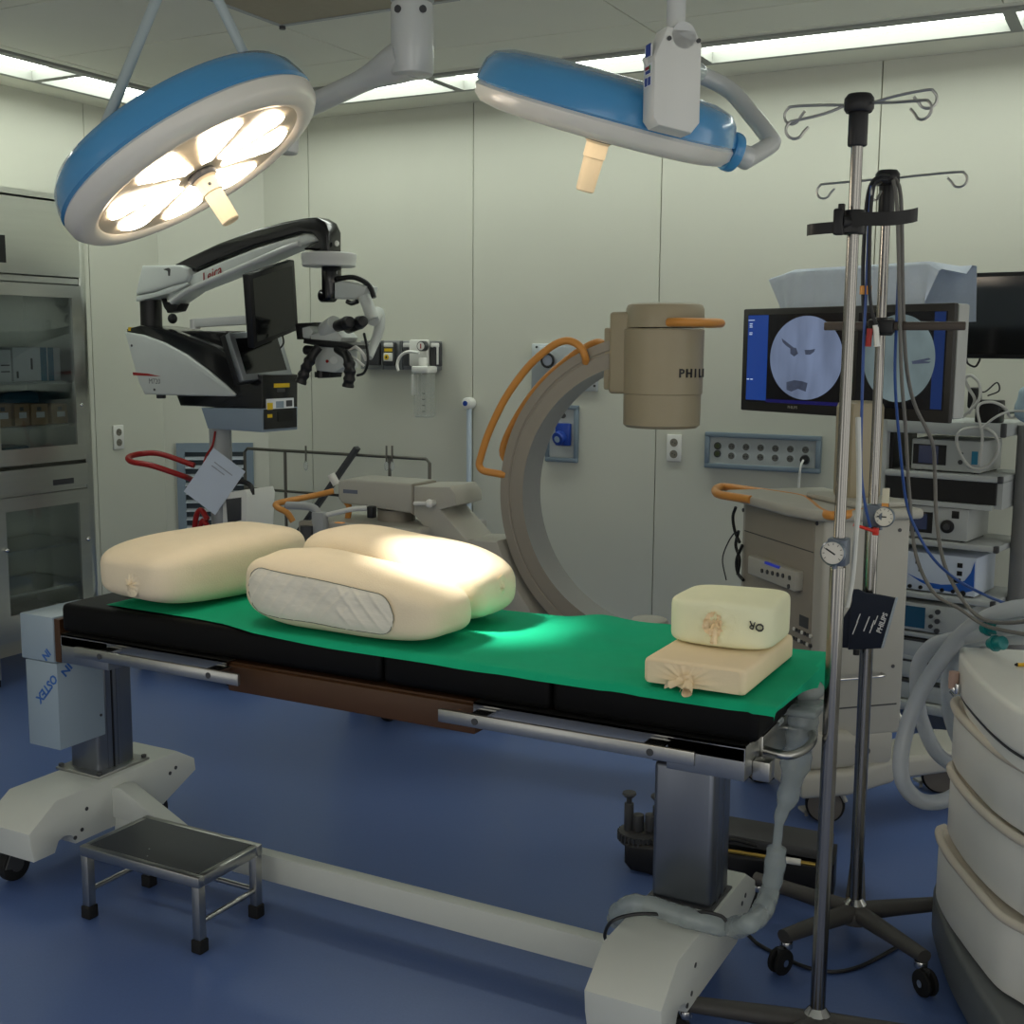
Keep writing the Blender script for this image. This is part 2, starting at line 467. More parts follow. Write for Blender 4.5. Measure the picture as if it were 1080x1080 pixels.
# feet
FOOT = [(-.295, .135), (-.30, .185), (-.205, .25), (.265, .25), (.34, .205), (.345, .165), (.20, .10), (-.14, .10), (-.145, .115), (-.158, .13), (-.18, .135), (-.2, .13), (-.215, .10), (-.285, .10)]
def foot(xc, w):
    b = B(foot_paint, dgrey); b.prism([(y + ty(2.43) , z) for y, z in FOOT], xc - w, xc + w, 0, bev=.006, plane='yz')
    for y, z in ((-.1, .19), (-.12, .135), (-.145, .12), (.23, .19), (.255, .2)): b.cyl((xc + w - .001, y, z), (xc + w + .0012, y, z), .006, n=10, m=1)
    f = b.make('floor_foot', t)
    for y in (-.235, .255):
        b = B(rubber, steel, dgrey); yy = y; xx = xc - w * .55 if y < 0 else xc
        b.cyl((xx - .016, yy, .047), (xx + .016, yy, .047), .047, n=28, m=0, bev=.008)
        b.cyl((xx - .0175, yy, .047), (xx + .0175, yy, .047), .02, n=16, m=2)
        b.prism([(yy - .045, .05), (yy - .02, .1), (yy + .03, .1), (yy + .012, .04), (yy - .012, .04)], xx + .018, xx + .023, 2, plane='yz')
        b.prism([(yy - .045, .05), (yy - .02, .1), (yy + .03, .1), (yy + .012, .04), (yy - .012, .04)], xx - .023, xx - .018, 2, plane='yz')
        b.cyl((xx, yy, .095), (xx, yy, .125), .03, .034, n=20, m=1, bev=.004)
        b.make('caster', f)
foot(tx(-.872), .086); foot(tx(-2.698), .095)
b = B(foot_paint); b.box(tx(-2.61), tx(-.93), ty(2.435), ty(2.475), .055, .13, bev=.005)
b.prism([(tx(-2.604), .13), (tx(-2.604), .22), (tx(-2.57), .225), (tx(-2.36), .13)], ty(2.425), ty(2.485), 0, bev=.004)
b.make('tie_bar', t)
# control housing at the head end
b = B(film_white, brown_board)
b.box(tx(-2.682), tx(-2.556), ty(2.2), ty(2.40), .652, .776, 0, bev=.002)
b.box(tx(-2.557), tx(-2.535), ty(2.205), ty(2.40), .655, .772, 1)
b.box(tx(-2.668), tx(-2.548), ty(2.2), ty(2.36), .41, .65, 0, bev=.002)
h = b.make('control_housing', t)
b = B(film_blue)
X = Matrix.Translation((tx(-2.590), ty(2.1992), .577)) @ Matrix.Rotation(pi / 2, 4, 'X') @ Matrix.Rotation(radians(180 + 47), 4, 'Z')
b.text('OSTEX', .034, X, depth=.0003, bold=.001)
X = Matrix.Translation((tx(-2.5478), ty(2.232), .628)) @ Matrix.Rotation(pi / 2, 4, 'Z') @ Matrix.Rotation(pi / 2, 4, 'X') @ Matrix.Rotation(radians(180 + 40), 4, 'Z')
b.text('IN', .034, X, depth=.0003, bold=.001)
X = Matrix.Translation((tx(-2.585), ty(2.1992), .672)) @ Matrix.Rotation(pi / 2, 4, 'X') @ Matrix.Rotation(radians(180 + 47), 4, 'Z')
b.text('IN', .03, X, depth=.0003, bold=.001)
b.make('film_print', h, split=True)
b = B(dgrey)
for z in (.47, .63): b.cyl((tx(-2.549), ty(2.345), z), (tx(-2.546), ty(2.345), z), .004, n=10)
b.make('panel_screw', h, split=True)
# clamp block and tube holder at the foot end
b = B(steel)
b.box(FXR, FXR + .035, FYN + .05, FYN + .085, .66, .70, bev=.003)
b.tube([(FXR, FYN + .11, .705), (FXR + .055, FYN + .115, .70), (FXR + .075, FYN + .19, .70), (FXR + .06, FYN + .27, .70), (FXR, FYN + .275, .705)], .009, n=10)
b.box(FXR, FXR + .006, FYN + .1, FYF - .12, .66, .735, bev=.002)
b.make('end_fitting', t, split=True)

# ---------------------------------------------------------------- green sheet
green = M('green cotton drape', (14, 166, 122), .85, 0, .06, 30, .12, 420, spec=.2)
GT = .8225
edge_px = [(112, 638.5), (160, 646), (205, 653), (236, 659), (262, 668), (300, 681), (350, 694), (398, 704), (470, 712), (560, 719.5), (620, 727), (700, 738), (760, 746), (788, 750.5)]
ep = [PZ(px, py, GT) for px, py in edge_px]
ex = [p.x for p in ep]; ey = [max(p.y, 2.186) for p in ep]
XL, XR = ex[0], -.612
def near_y(x):
    for i in range(len(ex) - 1):
        if x <= ex[i + 1]:
            k = (x - ex[i]) / (ex[i + 1] - ex[i]); return ey[i] * (1 - k) + ey[i + 1] * k
    return ey[-1] - .01
far_pts = [(-2.45, 2.675), (-1.6, 2.685), (-1.28, 2.70), (-1.0, 2.72), (-.8, 2.66), (XR, 2.675)]
def far_y(x):
    for (a, ya), (c, yc) in zip(far_pts, far_pts[1:]):
        if x <= c: k = max(0, (x - a) / (c - a)); return ya * (1 - k) + yc * k
    return far_pts[-1][1]
def smooth(a, c, v):
    k = min(1, max(0, (v - a) / (c - a))); return k * k * (3 - 2 * k)
def sheet(u, v):
    uu = u * 1.05
    x = XL + (XR - XL) * min(uu, 1)
    ny, fy = near_y(x), far_y(x)
    y = ny + (fy - ny) * v
    z = GT + .002
    z += .008 * noise.noise((x * 7, y * 9, 2.0)) * smooth(-1.4, -1.1, x)
    z += .010 * math.exp(-((x + 1.17) / .10) ** 2) * smooth(.45, 1, v)       # puckered far edge
    z += .010 * math.exp(-((x + 1.02) / .16) ** 2) * smooth(.3, 1, v)
    z += .004 * sin(x * 26 + y * 5) * smooth(-1.35, -1.15, x) * (1 - smooth(-1.0, -.9, x)) * v
    z -= .002 * smooth(-1.35, -1.25, x)
    z = max(z, .8226)
    if v < .03: z -= .010 * smooth(.03, 0, v) * smooth(-2.0, -1.6, x) * 1.4
    if uu > 1: x += .018 * smooth(1, 1.006, uu); z -= (uu - 1) * 2.2 * smooth(.0, .02, uu - 1) * (.08 + 1.0 * v ** 3)
    return Vector((x, y, z))
b = B(green); b.grid(lambda u, v: sheet(u, v) - O, 150, 44, thick=.003)
gs = b.make('green_sheet', None, sharp=80); gs.location = O
tag(gs, 'green cotton sheet spread over the black operating table mattress', 'sheet')

# ---------------------------------------------------------------- cushions
cloth = M('cream stockinette', (240, 224, 194), .85, 0, .04, 26, .12, 260, spec=.2)
film = M('taped clear film over cloth', (236, 230, 212), .3, 0, .05, 10, .3, 16, coat=.1, stretch=(1, 1, 3))
def wob(a, f, s):
    return lambda p: p + p.normalized() * (a * noise.noise((p.x * f + s, p.y * f, p.z * f)))
def gather(b, X, R, n, h, m=0, amp=.5):
    """star of pulled-in pleats round a tie"""
    def fn(u, v):
        a = 2 * pi * u; r = R * (.06 + .94 * v)
        k = (1 - v)
        z = h * k ** 1.3 * (1 + amp * sin(n * a)) + .0004
        return Vector((r * cos(a) * (1 + .12 * sin(3 * a)), r * sin(a), z))
    b.grid(fn, n * 6, 8, m, X=X, closed_u=True)
# bolster at the head end
c = Vector((-2.25, 2.475, .8275))
t = T('bolster_cushion', 'cream cloth bolster cushion lying across the cabinet end of the green sheet', 'cushion', c, radians(-7), 'cream bolster cushions on the table')
def lb(p):
    k = p.y / .285
    z = p.z * (1 + .08 * k - .1 * k * k) + (.006 if p.z > 0 else 0)
    q = Vector((p.x * (1 - .06 * k), p.y, max(z, -.0828)))
    return q + p.normalized() * (.005 * noise.noise((p.x * 9, p.y * 6, p.z * 9)))
b = B(cloth); b.ball((0, 0, .083), .146, .285, .084, e1=.52, e2=.46, nu=56, nv=30, fn=lb); b.make('cover', t, sharp=80)
b = B(cloth); gather(b, Matrix.Translation((.032, -.2825, .070)) @ Matrix.Rotation(pi / 2, 4, 'X'), .031, 10, .0055, amp=.95)
b.ball((.032, -.2865, .070), .0045, .004, .005); b.make('gathered_end', t, sharp=70)
# front bolster with film
c = Vector((-1.655, 2.325, .8275))
t = T('bolster_cushion', 'cream bolster with clear film taped along its near side, brightly lit', 'cushion', c, radians(-2), 'cream bolster cushions on the table')
FB = (.285, .112, .0835, .58, .42)
pw = lambda v, e: math.copysign(abs(v) ** e, v)
def fbf(p):
    k = p.x / FB[0]
    top = 1 + (-.17 * k) - .05 * k * k
    z = (p.z + FB[2]) * top - FB[2]
    q = Vector((p.x, p.y * (1 - .05 * k), z))
    q += p.normalized() * (.006 * noise.noise((p.x * 8 + 5, p.y * 8, p.z * 10)))
    q.z += .004 * sin(p.x * 22 + p.y * 50) * max(0, p.z / FB[2]) * max(0, -k)
    return q
def fbs(u, v, g=1.0):
    return fbf(Vector((FB[0] * pw(cos(v), FB[3]) * pw(cos(u), FB[4]), FB[1] * pw(cos(v), FB[3]) * pw(sin(u), FB[4]), FB[2] * pw(sin(v), FB[3])))) * g
b = B(cloth); b.ball((0, 0, FB[2]), *FB[:3], e1=FB[3], e2=FB[4], nu=64, nv=30, fn=fbf); b.make('cover', t, sharp=80)
b = B(film)
def patch(u, v):
    # a rounded oblong wrapped onto the near face
    s, r = 2 * u - 1, 2 * v - 1
    cx = .215 * pw(abs(s) ** 1, 1) * (1 if s >= 0 else -1)
    k = sqrt(max(0, 1 - max(0, abs(s) - .72) ** 2 / .0784))
    z0 = 0
    px_ = cx - .03
    cr = .046; ax_ = abs(cx) - (.215 - cr); kk = sqrt(max(0, 1 - (ax_ / cr) ** 2)) if ax_ > 0 else 1
    z0 = -.004 + (.006 + .046 * kk) * r
    # find the surface: intersect in u for that x,z
    lo, hi = -pi / 2 - .9, -pi / 2 + .9
    vv = math.asin(max(-.97, min(.97, pw(max(-.98, min(.98, (z0) / FB[2])), 1 / FB[3]))))
    uu = -pi / 2
    cc = max(-.999, min(.999, px_ / FB[0] / max(.05, pw(cos(vv), FB[3]))))
    ca = pw(cc, 1 / FB[4]); uu = -math.acos(max(-1, min(1, ca)))
    q = fbs(uu, vv)
    n = Vector((0, -1, .15))
    rid = .0012 * noise.noise((px_ * 30 + z0 * 40, z0 * 10, 3)) + .0028 * max(0, 1 - abs(((px_ - z0 * .9 + .012 * noise.noise((px_ * 9, z0 * 9, 7))) * 26) % 1.0 - .5) * 7) * (px_ < .06) + .0028 * max(0, 1 - abs(((px_ + z0 * .9) * 22) % 1.0 - .5) * 7) * (px_ > .03)
    return q + n * (.0034 + max(-.001, rid))
b.grid(patch, 90, 26, X=Matrix.Translation((0, 0, FB[2]))); b.make('clear_film', t, sharp=60)
b = B(M('film edge', (120, 120, 104), .3, 0, .05))
out = [patch(i / 40, 1) for i in range(41)] + [patch(1, 1 - i / 16) for i in range(1, 17)] + [patch(1 - i / 40, 0) for i in range(1, 41)]
b.tube([q + Vector((0, -.0005, FB[2])) for q in out], .0011, n=5, sub=1); b.make('film_edge', t)
# rear bolster
c = Vector((-1.665, 2.553, .8275))
t = T('bolster_cushion', 'plain cream bolster behind the film-covered one, brightest where the lamp hits it', 'cushion', c, radians(-4), 'cream bolster cushions on the table')
def rb(p):
    k = p.x / .30
    z = (p.z + .1) * (1 - .12 * k - .04 * k * k) - .1
    q = Vector((p.x, p.y * (1 + .02 * k), z))
    return q + p.normalized() * (.008 * noise.noise((p.x * 6 + 1, p.y * 8, p.z * 9)))
b = B(cloth); b.ball((0, 0, .1), .30, .112, .1, e1=.64, e2=.5, nu=64, nv=30, fn=rb); b.make('cover', t, sharp=80)
b = B(cloth); gather(b, Matrix.Translation((.2955, -.01, .092)) @ Matrix.Rotation(pi / 2, 4, 'Y'), .030, 9, .006); b.make('gathered_end', t, sharp=70)
b = B(orange); b.box(-.235, -.21, .0, .015, .207, .209, bev=.0008); b.make('orange_mark', t)

# foam pad and block at the foot end
pad_cloth = M('buff stockinette', (240, 220, 184), .85, 0, .04, 22, .1, 240, spec=.2)
foam = M('pale yellow-green foam', (238, 238, 204), .9, 0, .04, 18, .1, 300, spec=.2)
t = T('foam_pad', 'flat buff cloth-covered pad with a knotted tie, under the green foam block', 'cushion', (-.766, 2.395, .8285))
b = B(pad_cloth)
b.box(-.110, .104, -.178, .17, 0, .054, bev=.011, seg=3)
b.make('cover', t)
b = B(pad_cloth)
def pl(u, v):
    x = -.10 + .19 * u; z = .004 + .044 * v
    dx, dz = x + .018, z - .012
    r_ = sqrt(dx * dx + dz * dz); an_ = atan2(dz, dx)
    fade = max(0, 1 - r_ / .085) * smooth(.0, .012, r_) * min(1, u * 8, (1 - u) * 8)
    return Vector((x, -.1788 - .0042 * max(0, sin(an_ * 11 + dx * 20)) * fade - .0012 * max(0, sin(an_ * 23)) * fade, z))
b.grid(pl, 110, 34); 
b.make('pleat', t, sharp=70)
b = B(pad_cloth)
def roll(R0, R1, L, turns, X):
    def fn(u, v):
        a = 2 * pi * turns * u; r = (R0 + (R1 - R0) * v) * (.55 + .45 * u) * (1 + .06 * sin(3 * a + v * 4))
        return Vector((r * cos(a), r * sin(a), L * v + .003 * sin(a * 2) * v))
    b.grid(fn, 40, 8, X=X, thick=.0012)
def ruffle(R, amp, n, X, ph=0, thick=.001):
    def fn(u, v):
        a = 2 * pi * u; r = R * (.08 + .92 * v) * (1 + .14 * sin(2 * a + ph))
        return Vector((r * cos(a), r * sin(a), amp * v ** 1.5 * sin(n * a + ph) + .35 * R * v))
    b.grid(fn, n * 10, 8, X=X, thick=thick)
roll(.009, .0135, .034, 1.5, Matrix.Translation((-.010, -.184, .016)) @ Matrix.Rotation(radians(112), 4, 'X') @ Matrix.Rotation(radians(10), 4, 'Y'))
roll(.006, .015, .034, .6, Matrix.Translation((-.022, -.182, .014)) @ Matrix.Rotation(radians(105), 4, 'X') @ Matrix.Rotation(radians(-42), 4, 'Y'))
ruffle(.017, .004, 4, Matrix.Translation((-.017, -.184, .017)) @ Matrix.Rotation(pi / 2, 4, 'X'), 1)
b.make('tie_knot', t, sharp=80)
t = T('foam_block', 'rounded pale green foam block marked OR, on the buff pad', 'cushion', (-.772, 2.458, .8835))
def fk(p):
    q = p.copy()
    k = p.x / .13
    q.z = (p.z + .05) * (1 + .04 * k - .10 * smooth(.2, 1, p.x / .13) * smooth(-.2, .6, -p.y / .1)) - .05
    q.y = p.y * (1 - .12 * k * k) - (.02 * (1 - k * k) if p.y < 0 else 0)
    return q
b = B(foam); b.ball((0, 0, .05), .114, .093, .05, e1=.24, e2=.34, nu=64, nv=26, fn=fk); b.make('block', t, sharp=80)
b = B(foam)
gather(b, Matrix.Translation((0, -.1105, .05)) @ Matrix.Rotation(pi / 2, 4, 'X'), .042, 10, .004, amp=.8)
b.make('pulled_pleat', t, sharp=75)
b = B(pad_cloth)
X = Matrix.Translation((-.0, -.1145, .05)) @ Matrix.Rotation(pi / 2, 4, 'X')
for k, (x, z, R, n) in enumerate(((-.006, .012, .017, 5), (.008, .002, .017, 4), (-.008, -.006, .015, 5), (.004, .016, .013, 4), (.002, -.008, .014, 4))):
    ruffle(R, .006, n, Matrix.Translation((x, -.112 - .002 * (k % 3), .05 + z)) @ Matrix.Rotation(pi / 2 + .3 * sin(k * 2), 4, 'X') @ Matrix.Rotation(.4 * cos(k * 3), 4, 'Y'), k * 1.3)
roll(.007, .011, .032, .7, Matrix.Translation((.004, -.113, .045)) @ Matrix.Rotation(radians(168), 4, 'X'))
b.make('gathered_tie', t, sharp=75)
b = B(black)
X = Matrix.Translation((.085, -.0985, .055)) @ Matrix.Rotation(radians(14), 4, 'Z') @ Matrix.Rotation(pi / 2, 4, 'X') @ Matrix.Rotation(pi, 4, 'Z') @ Matrix.Rotation(-.25, 4, 'Z')
b.text('OR', .023, X, depth=.004); b.make('ink_marking', t)

# ---------------------------------------------------------------- step stool
mat_r = M('dark ribbed rubber mat', (58, 62, 66), .35, 0, .1, 90, .1, 300)
P1, P2, P3, P4 = PZ(82, 890.5, .2), PZ(157.5, 860, .2), PZ(279, 890.5, .2), PZ(205.5, 926.5, .2)
cx = (P1 + P2 + P3 + P4) / 4
t = T('step_stool', 'low steel step stool with dark rubber top beside the table foot', 'step stool', (cx.x, cx.y, 0))
w, d = .205, .121
b = B(steel)
for a in ((-w, w, -d, -d + .022), (-w, w, d - .022, d), (-w, -w + .022, -d + .022, d - .022), (w - .022, w, -d + .022, d - .022)): b.box(*a, .172, .2, bev=.003)
b.make('top_frame', t)
b = B(mat_r, M('worn speck', (190, 190, 188), .6)); b.box(-w + .02, w - .02, -d + .02, d - .02, .186, .2005)
b.box(-.03, -.027, -.05, -.047, .2, .2012, 1); b.box(-.002, .001, -.085, -.082, .2, .2012, 1); b.make('rubber_top', t)
for sx in (-1, 1):
    for sy in (-1, 1):
        x, y = sx * (w - .014), sy * (d - .014)
        b = B(steel); b.box(x - .012, x + .012, y - .012, y + .012, .02, .173, bev=.002); l = b.make('leg', t)
        b = B(rubber); b.box(x - .016, x + .016, y - .016, y + .016, 0, .035, bev=.004); b.make('rubber_foot', l)
b = B(steel)
for s in (-1, 1): b.cyl((s * (w - .014), -d + .014, .075), (s * (w - .014), d - .014, .075), .007)
b.cyl((-w + .014, d - .014, .075), (w - .014, d - .014, .075), .007)
b.make('crossbar', t, split=True)
# ================================================================ surgical lamps
lamp_blue = M('sky blue lacquer', (72, 148, 202), .22, 0, .04, 6, coat=.6)
lamp_white = M('warm white lamp bezel', (232, 228, 218), .3, 0, .03, coat=.3)
tube_grey = M('pale blue-grey tube enamel', (166, 178, 180), .35, 0, .03, coat=.3)
arm_grey = M('silver-grey arm enamel', (204, 206, 204), .3, .1, .03, coat=.3)
handle_cream = M('cream sterile handle', (226, 206, 172), .45, 0, .03)
lens_m = M('lit lens', (255, 240, 214), .3, 0, .02, emit=(255, 243, 226), estr=9.0)
lens_dim = M('lens ring around the lit cells', (206, 194, 172), .3, 0, .05)
lens_faint = M('faintly lit lens', (190, 180, 160), .2, 0, .05, emit=(255, 240, 216), estr=2.0)
led_m = M('led cell', (232, 216, 190), .3, 0, .05, emit=(255, 238, 214), estr=5.0)
def lamp_head(name, label, c, axis, R, lit, spin=0.0):
    """disc head: local -Z of the tilted frame is the beam"""
    t = T(name, label, 'surgical lamp', c, 0, 'surgical lamp heads')
    X = frame_z(-Vector(axis)) @ Matrix.Rotation(spin, 4, 'Z')
    k = R / .33
    b = B(lamp_blue)
    b.lathe([(0, .078 * k), (.16 * k, .078 * k), (.26 * k, .07 * k), (.305 * k, .056 * k), (.322 * k, .035 * k), (.332 * k, .004 * k), (.335 * k, -.014 * k), (.326 * k, -.020 * k)], 72, X=X)
    b.make('blue_shell', t, sharp=50)
    b = B(lamp_white)
    b.lathe([(.326 * k, -.018 * k), (.334 * k, -.026 * k), (.331 * k, -.048 * k), (.315 * k, -.064 * k), (.288 * k, -.070 * k), (.272 * k, -.066 * k), (.268 * k, -.058 * k)], 72, X=X)
    b.make('bezel', t, sharp=50)
    b = B(lens_dim if lit else lens_faint)
    b.lathe([(.27 * k, -.060 * k), (.05 * k, -.063 * k), (0, -.063 * k)], 72, X=X)
    ln = b.make('lens_cover', t)
    if lit:
        for i in range(8):
            a0 = 2 * pi * i / 8 + .125; a1 = 2 * pi * (i + 1) / 8 - .125
            b = B(lens_m, led_m)
            r0, r1 = .062 * k, .244 * k
            def wd(u, v, a0=a0, a1=a1):
                r = r0 + (r1 - r0) * v
                sh = .05 / max(.25, v + .2) * .6
                a = a0 + sh * .35 + (a1 - a0 - sh * .7) * u
                rr = r - (.02 * k * (2 * u - 1) ** 4 if v > .9 else 0)
                return Vector((rr * cos(a), rr * sin(a), -.0655 * k))
            b.grid(wd, 10, 8, 0, X=X)
            am = (a0 + a1) / 2
            for q, (rr, da) in enumerate(((.10, 0), (.135, -.16), (.135, .16), (.17, -.2), (.17, 0), (.17, .2), (.208, -.2), (.208, 0), (.208, .2))):
                b.cyl((rr * k * cos(am + da), rr * k * sin(am + da), -.0655 * k), (rr * k * cos(am + da), rr * k * sin(am + da), -.067 * k), .011 * k, n=12, m=1, X=X)
            b.make('lit_cell', ln)
    b = B(handle_cream, dgrey)
    b.lathe([(.030, -.06 * k), (.031, -.078), (.026, -.084), (.026, -.115), (.0235, -.116), (.0215, -.19), (.019, -.193), (.012, -.19), (0, -.188)], 28, 0, X=X)
    b.cyl((.0258, .004, -.1), (.0272, .004, -.1), .004, n=10, m=1, X=X)
    h = b.make('sterile_handle', t)
    b = B(dgrey); b.lathe([(.034, -.064 * k), (.036, -.07 * k), (.033, -.078), (.029, -.078)], 28, X=X); b.make('handle_ring', h)
    return t, X
# tilted lit head on the left; its beam falls on the bolsters
spot_target = Vector((-1.45, 2.47, .93))
L1 = PD(196, 158, 2.80)
ax1 = (spot_target - L1).normalized()
lp1, X1 = lamp_head('surgical_lamp', 'lit blue surgical lamp head tilted above the cream bolsters', L1, ax1, .324, True, .2)
# yoke of thin tubes on the back of the head, meeting above
back = -ax1
def on_back(px, py, h=.045):
    r_ = ray(px, py); return PD(px, py, ((L1 + back * h - CP).dot(ax1)) / r_.dot(ax1))
a1 = on_back(108, 140); a2 = on_back(264, 70)
d1_, d2_ = (a1 - CP).dot(CF), (a2 - CP).dot(CF); dm_ = (d1_ + d2_) / 2
apex1 = PD(168, -8, dm_ + (d1_ - dm_) * .32); apex2 = PD(226, -8, dm_ + (d2_ - dm_) * .32)
b = B(tube_grey)
b.tube([lp1.l(p) for p in (a1, mid(a1, apex1, .12), apex1, PD(186, -46, dm_ + (d1_ - dm_) * .06))], .0115, n=14)
b.tube([lp1.l(p) for p in (a2, mid(a2, apex2, .5), apex2, PD(204, -46, dm_ + (d2_ - dm_) * .06))], .0115, n=14)
b.cyl(lp1.l(PD(184, -44, dm_ + (d1_ - dm_) * .08)), lp1.l(PD(206, -44, dm_ + (d2_ - dm_) * .08)), .026, n=20, bev=.004)
b.cyl(lp1.l(PD(195, -44, dm_)), lp1.l(Vector((PD(195, -44, dm_).x, PD(195, -44, dm_).y, CZ))), .02, n=20)
b.make('yoke', lp1)
# edge-on head on the right, its lens given a faint glow
L2 = PD(641, 112, 2.72)
ax2 = (PD(624, 160, 2.72) - PD(636, 116, 2.72)); vr = ray(641, 112).normalized(); ax2 = ax2 - vr * ax2.dot(vr); ax2 = (ax2.normalized() + vr * .03).normalized()
lp2, X2 = lamp_head('surgical_lamp', 'blue surgical lamp head seen edge-on with its lens facing down', L2, ax2, .298, False, 0)
b = B(arm_grey)
pts = [PD(700, 70, 2.86), PD(735, 78, 2.92), PD(768, 94, 2.93), PD(790, 118, 2.90), PD(812, 146, 2.84), PD(812, 153, 2.83), PD(784, 170, 2.76)]
b.tube([lp2.l(p) for p in pts], .021, n=16)
b.make('cantilever_tube', lp2)
b = B(lamp_blue, arm_grey)
b.cyl(lp2.l(PD(766, 158, 2.73)), lp2.l(PD(776, 162, 2.74)), .045, n=24, bev=.006)
b.cyl(lp2.l(PD(776, 162, 2.74)), lp2.l(PD(792, 168, 2.75)), .026, n=20, m=1, bev=.004)
b.make('pivot', lp2)
# control box and stem in front of that head
b = B(white_plastic, arm_grey)
Q = PD(714, 82, 2.42)
d = Q - CP; d.z = 0; d.normalize()
FX = Matrix((Vector((d.y, -d.x, 0)), -Vector((d.x, d.y, 0)), Vector((0, 0, 1)))).transposed().to_4x4()   # faces the room
FX.translation = lp2.l(Q)
b.prism([(-.062, .03), (-.036, .09), (.024, .09), (.040, .06), (.040, -.09), (.022, -.112), (-.05, -.100), (-.062, -.085)], -.03, .03, 0, bev=.006, X=FX @ Matrix.Rotation(radians(-24), 4, 'Z'))
b.cyl((0, .03, .075), (0, -.033, .075), .026, n=24, m=1, X=FX @ Matrix.Rotation(radians(-24), 4, 'Z'))
b.cyl((-.03, .0, .035), (-.062, .0, .02), .03, .02, n=18, m=0, X=FX)
bx = b.make('control_box', lp2)
b = B(dgrey)
for x in (-.033, .030): b.cyl((x, .031, .066), (x, .035, .066), .0045, n=10, X=FX @ Matrix.Rotation(radians(-24), 4, 'Z'))
b.make('screw', bx, split=True)
b = B(M('white sticker', (232, 234, 236), .4), blue_plastic, red_plastic, M('green key', (60, 150, 90), .4))
S = FX @ Matrix.Rotation(radians(-24), 4, 'Z') @ Matrix.Translation((-.0628, 0, -.0)) @ Matrix.Rotation(-pi / 2, 4, 'Y') @ Matrix.Rotation(pi/2, 4, 'Z')
for i, (z, h) in enumerate(((.012, .018), (-.012, .02), (-.045, .022))): b.box(-.018, .018, z - h / 2, z + h / 2, -.0005, .0006, 0, X=S)
for x, y, w, h, m in ((-.008, .012, .006, .008, 1), (.008, .012, .006, .008, 1), (0, -.006, .012, .003, 1), (-.004, -.014, .01, .003, 2), (.01, -.012, .003, .006, 3), (0, -.048, .012, .012, 1)): b.box(x - w, x + w, y - h, y + h, 0, .001, m, X=S)
b.make('panel_key', bx, split=True)
b = B(arm_grey)
tp = PD(712, 60, 2.42)
b.cyl(lp2.l(tp), lp2.l(Vector((tp.x, tp.y, CZ))), .019, .019, n=20)
b.make('stem', lp2)
b = B(tube_grey); b.tube([lp2.l(PD(722, 72, 2.42)), lp2.l(PD(736, 76, 2.6)), lp2.l(PD(700, 74, 2.9))], .018, n=12); b.make('link_arm', lp2)

# grey hub with an arm reaching behind the lit head
h0 = PD(435, 80, 2.95)
t = T('lamp_hub', 'silver-grey ceiling hub with an arm reaching behind the lit lamp', 'lamp arm', (h0.x, h0.y, h0.z))
b = B(arm_grey)
b.cyl((0, 0, 0), (0, 0, .17), .052, n=36, bev=.008); b.make('hub_drum', t)
b = B(arm_grey); b.cyl((0, 0, .172), (0, 0, .2), .053, .058, n=36, bev=.004); b.cyl((0, 0, .2), (0, 0, CZ - h0.z), .046, n=32); b.make('drop_tube', t)
b = B(dgrey)
for a in (-1.7, -.5): b.cyl((.05 * cos(a), .05 * sin(a), .145), (.056 * cos(a), .056 * sin(a), .145), .009, n=14)
b.make('lock_screw', t, split=True)
e1 = t.l(PD(305, 122, 3.2)); e0 = t.l(PD(432, 62, 2.96))
def arm_r(u): return .034 + .03 * smooth(.55, 1, u)
b = B(arm_grey); b.tube([e1, mid(e1, e0, .35), mid(e1, e0, .7), e0], arm_r, n=20, flat=.75)
b.make('spring_arm', t)
e2 = t.l(PD(303, 152, 3.2))
b = B(arm_grey, film_blue); b.cyl(e1 + Vector((0, 0, .03)), e2 + Vector((0, 0, -.025)), .034, .028, n=24, bev=.006)
b.ball(e2 + Vector(-d) * .026, .008, .008, .014, m=1); b.make('end_knuckle', t)
# the beam
ld = bpy.data.lights.new('lamp_beam', 'SPOT'); ld.energy = 260; ld.color = (1, .94, .84); ld.spot_size = radians(15); ld.spot_blend = .8; ld.shadow_soft_size = .12
lo = bpy.data.objects.new('lamp_beam', ld); COL.objects.link(lo); lo.parent = lp1.e
lo.matrix_local = Matrix.Translation(ax1 * .26) @ frame_z(-ax1)
# ================================================================ surgical microscope on its floor stand
scope_white = M('cool white housing', (200, 205, 201), .35, 0, .03)
scope_blue = M('blue-grey housing', (132, 146, 160), .4, 0, .04)
c = PY(233, 480, 4.25)
t = T('surgical_microscope', 'white and black surgical microscope on a floor stand, long boom raised', 'microscope', (c.x, c.y, 0), radians(-4))
s = t
H = .115
def pp(*pts, y=-H): return s.xz(pts, y)
def P0(px, py, y=0.0): return s.ay(px, py, y)
# floor base
b = B(white_paint); b.box(-.32, .32, -.28, .28, .09, .17, bev=.03, seg=3); b.box(-.14, .14, -.12, .12, .16, .26, bev=.03, seg=3); base = b.make('floor_base', t)
b = B(rubber, dgrey)
for x in (-.28, .28):
    for y in (-.23, .23):
        b.one(); b.cyl((x - .02, y, .05), (x + .02, y, .05), .05, n=22, bev=.008); b.box(x - .03, x + .03, y - .02, y + .02, .06, .095, 1); b.free()
b.make('caster', base, split=True)
cyl_r = .051
b = B(grey_paint); b.cyl((0, 0, .25), (0, 0, P0(232, 445).z), cyl_r, n=36); b.make('column', t)
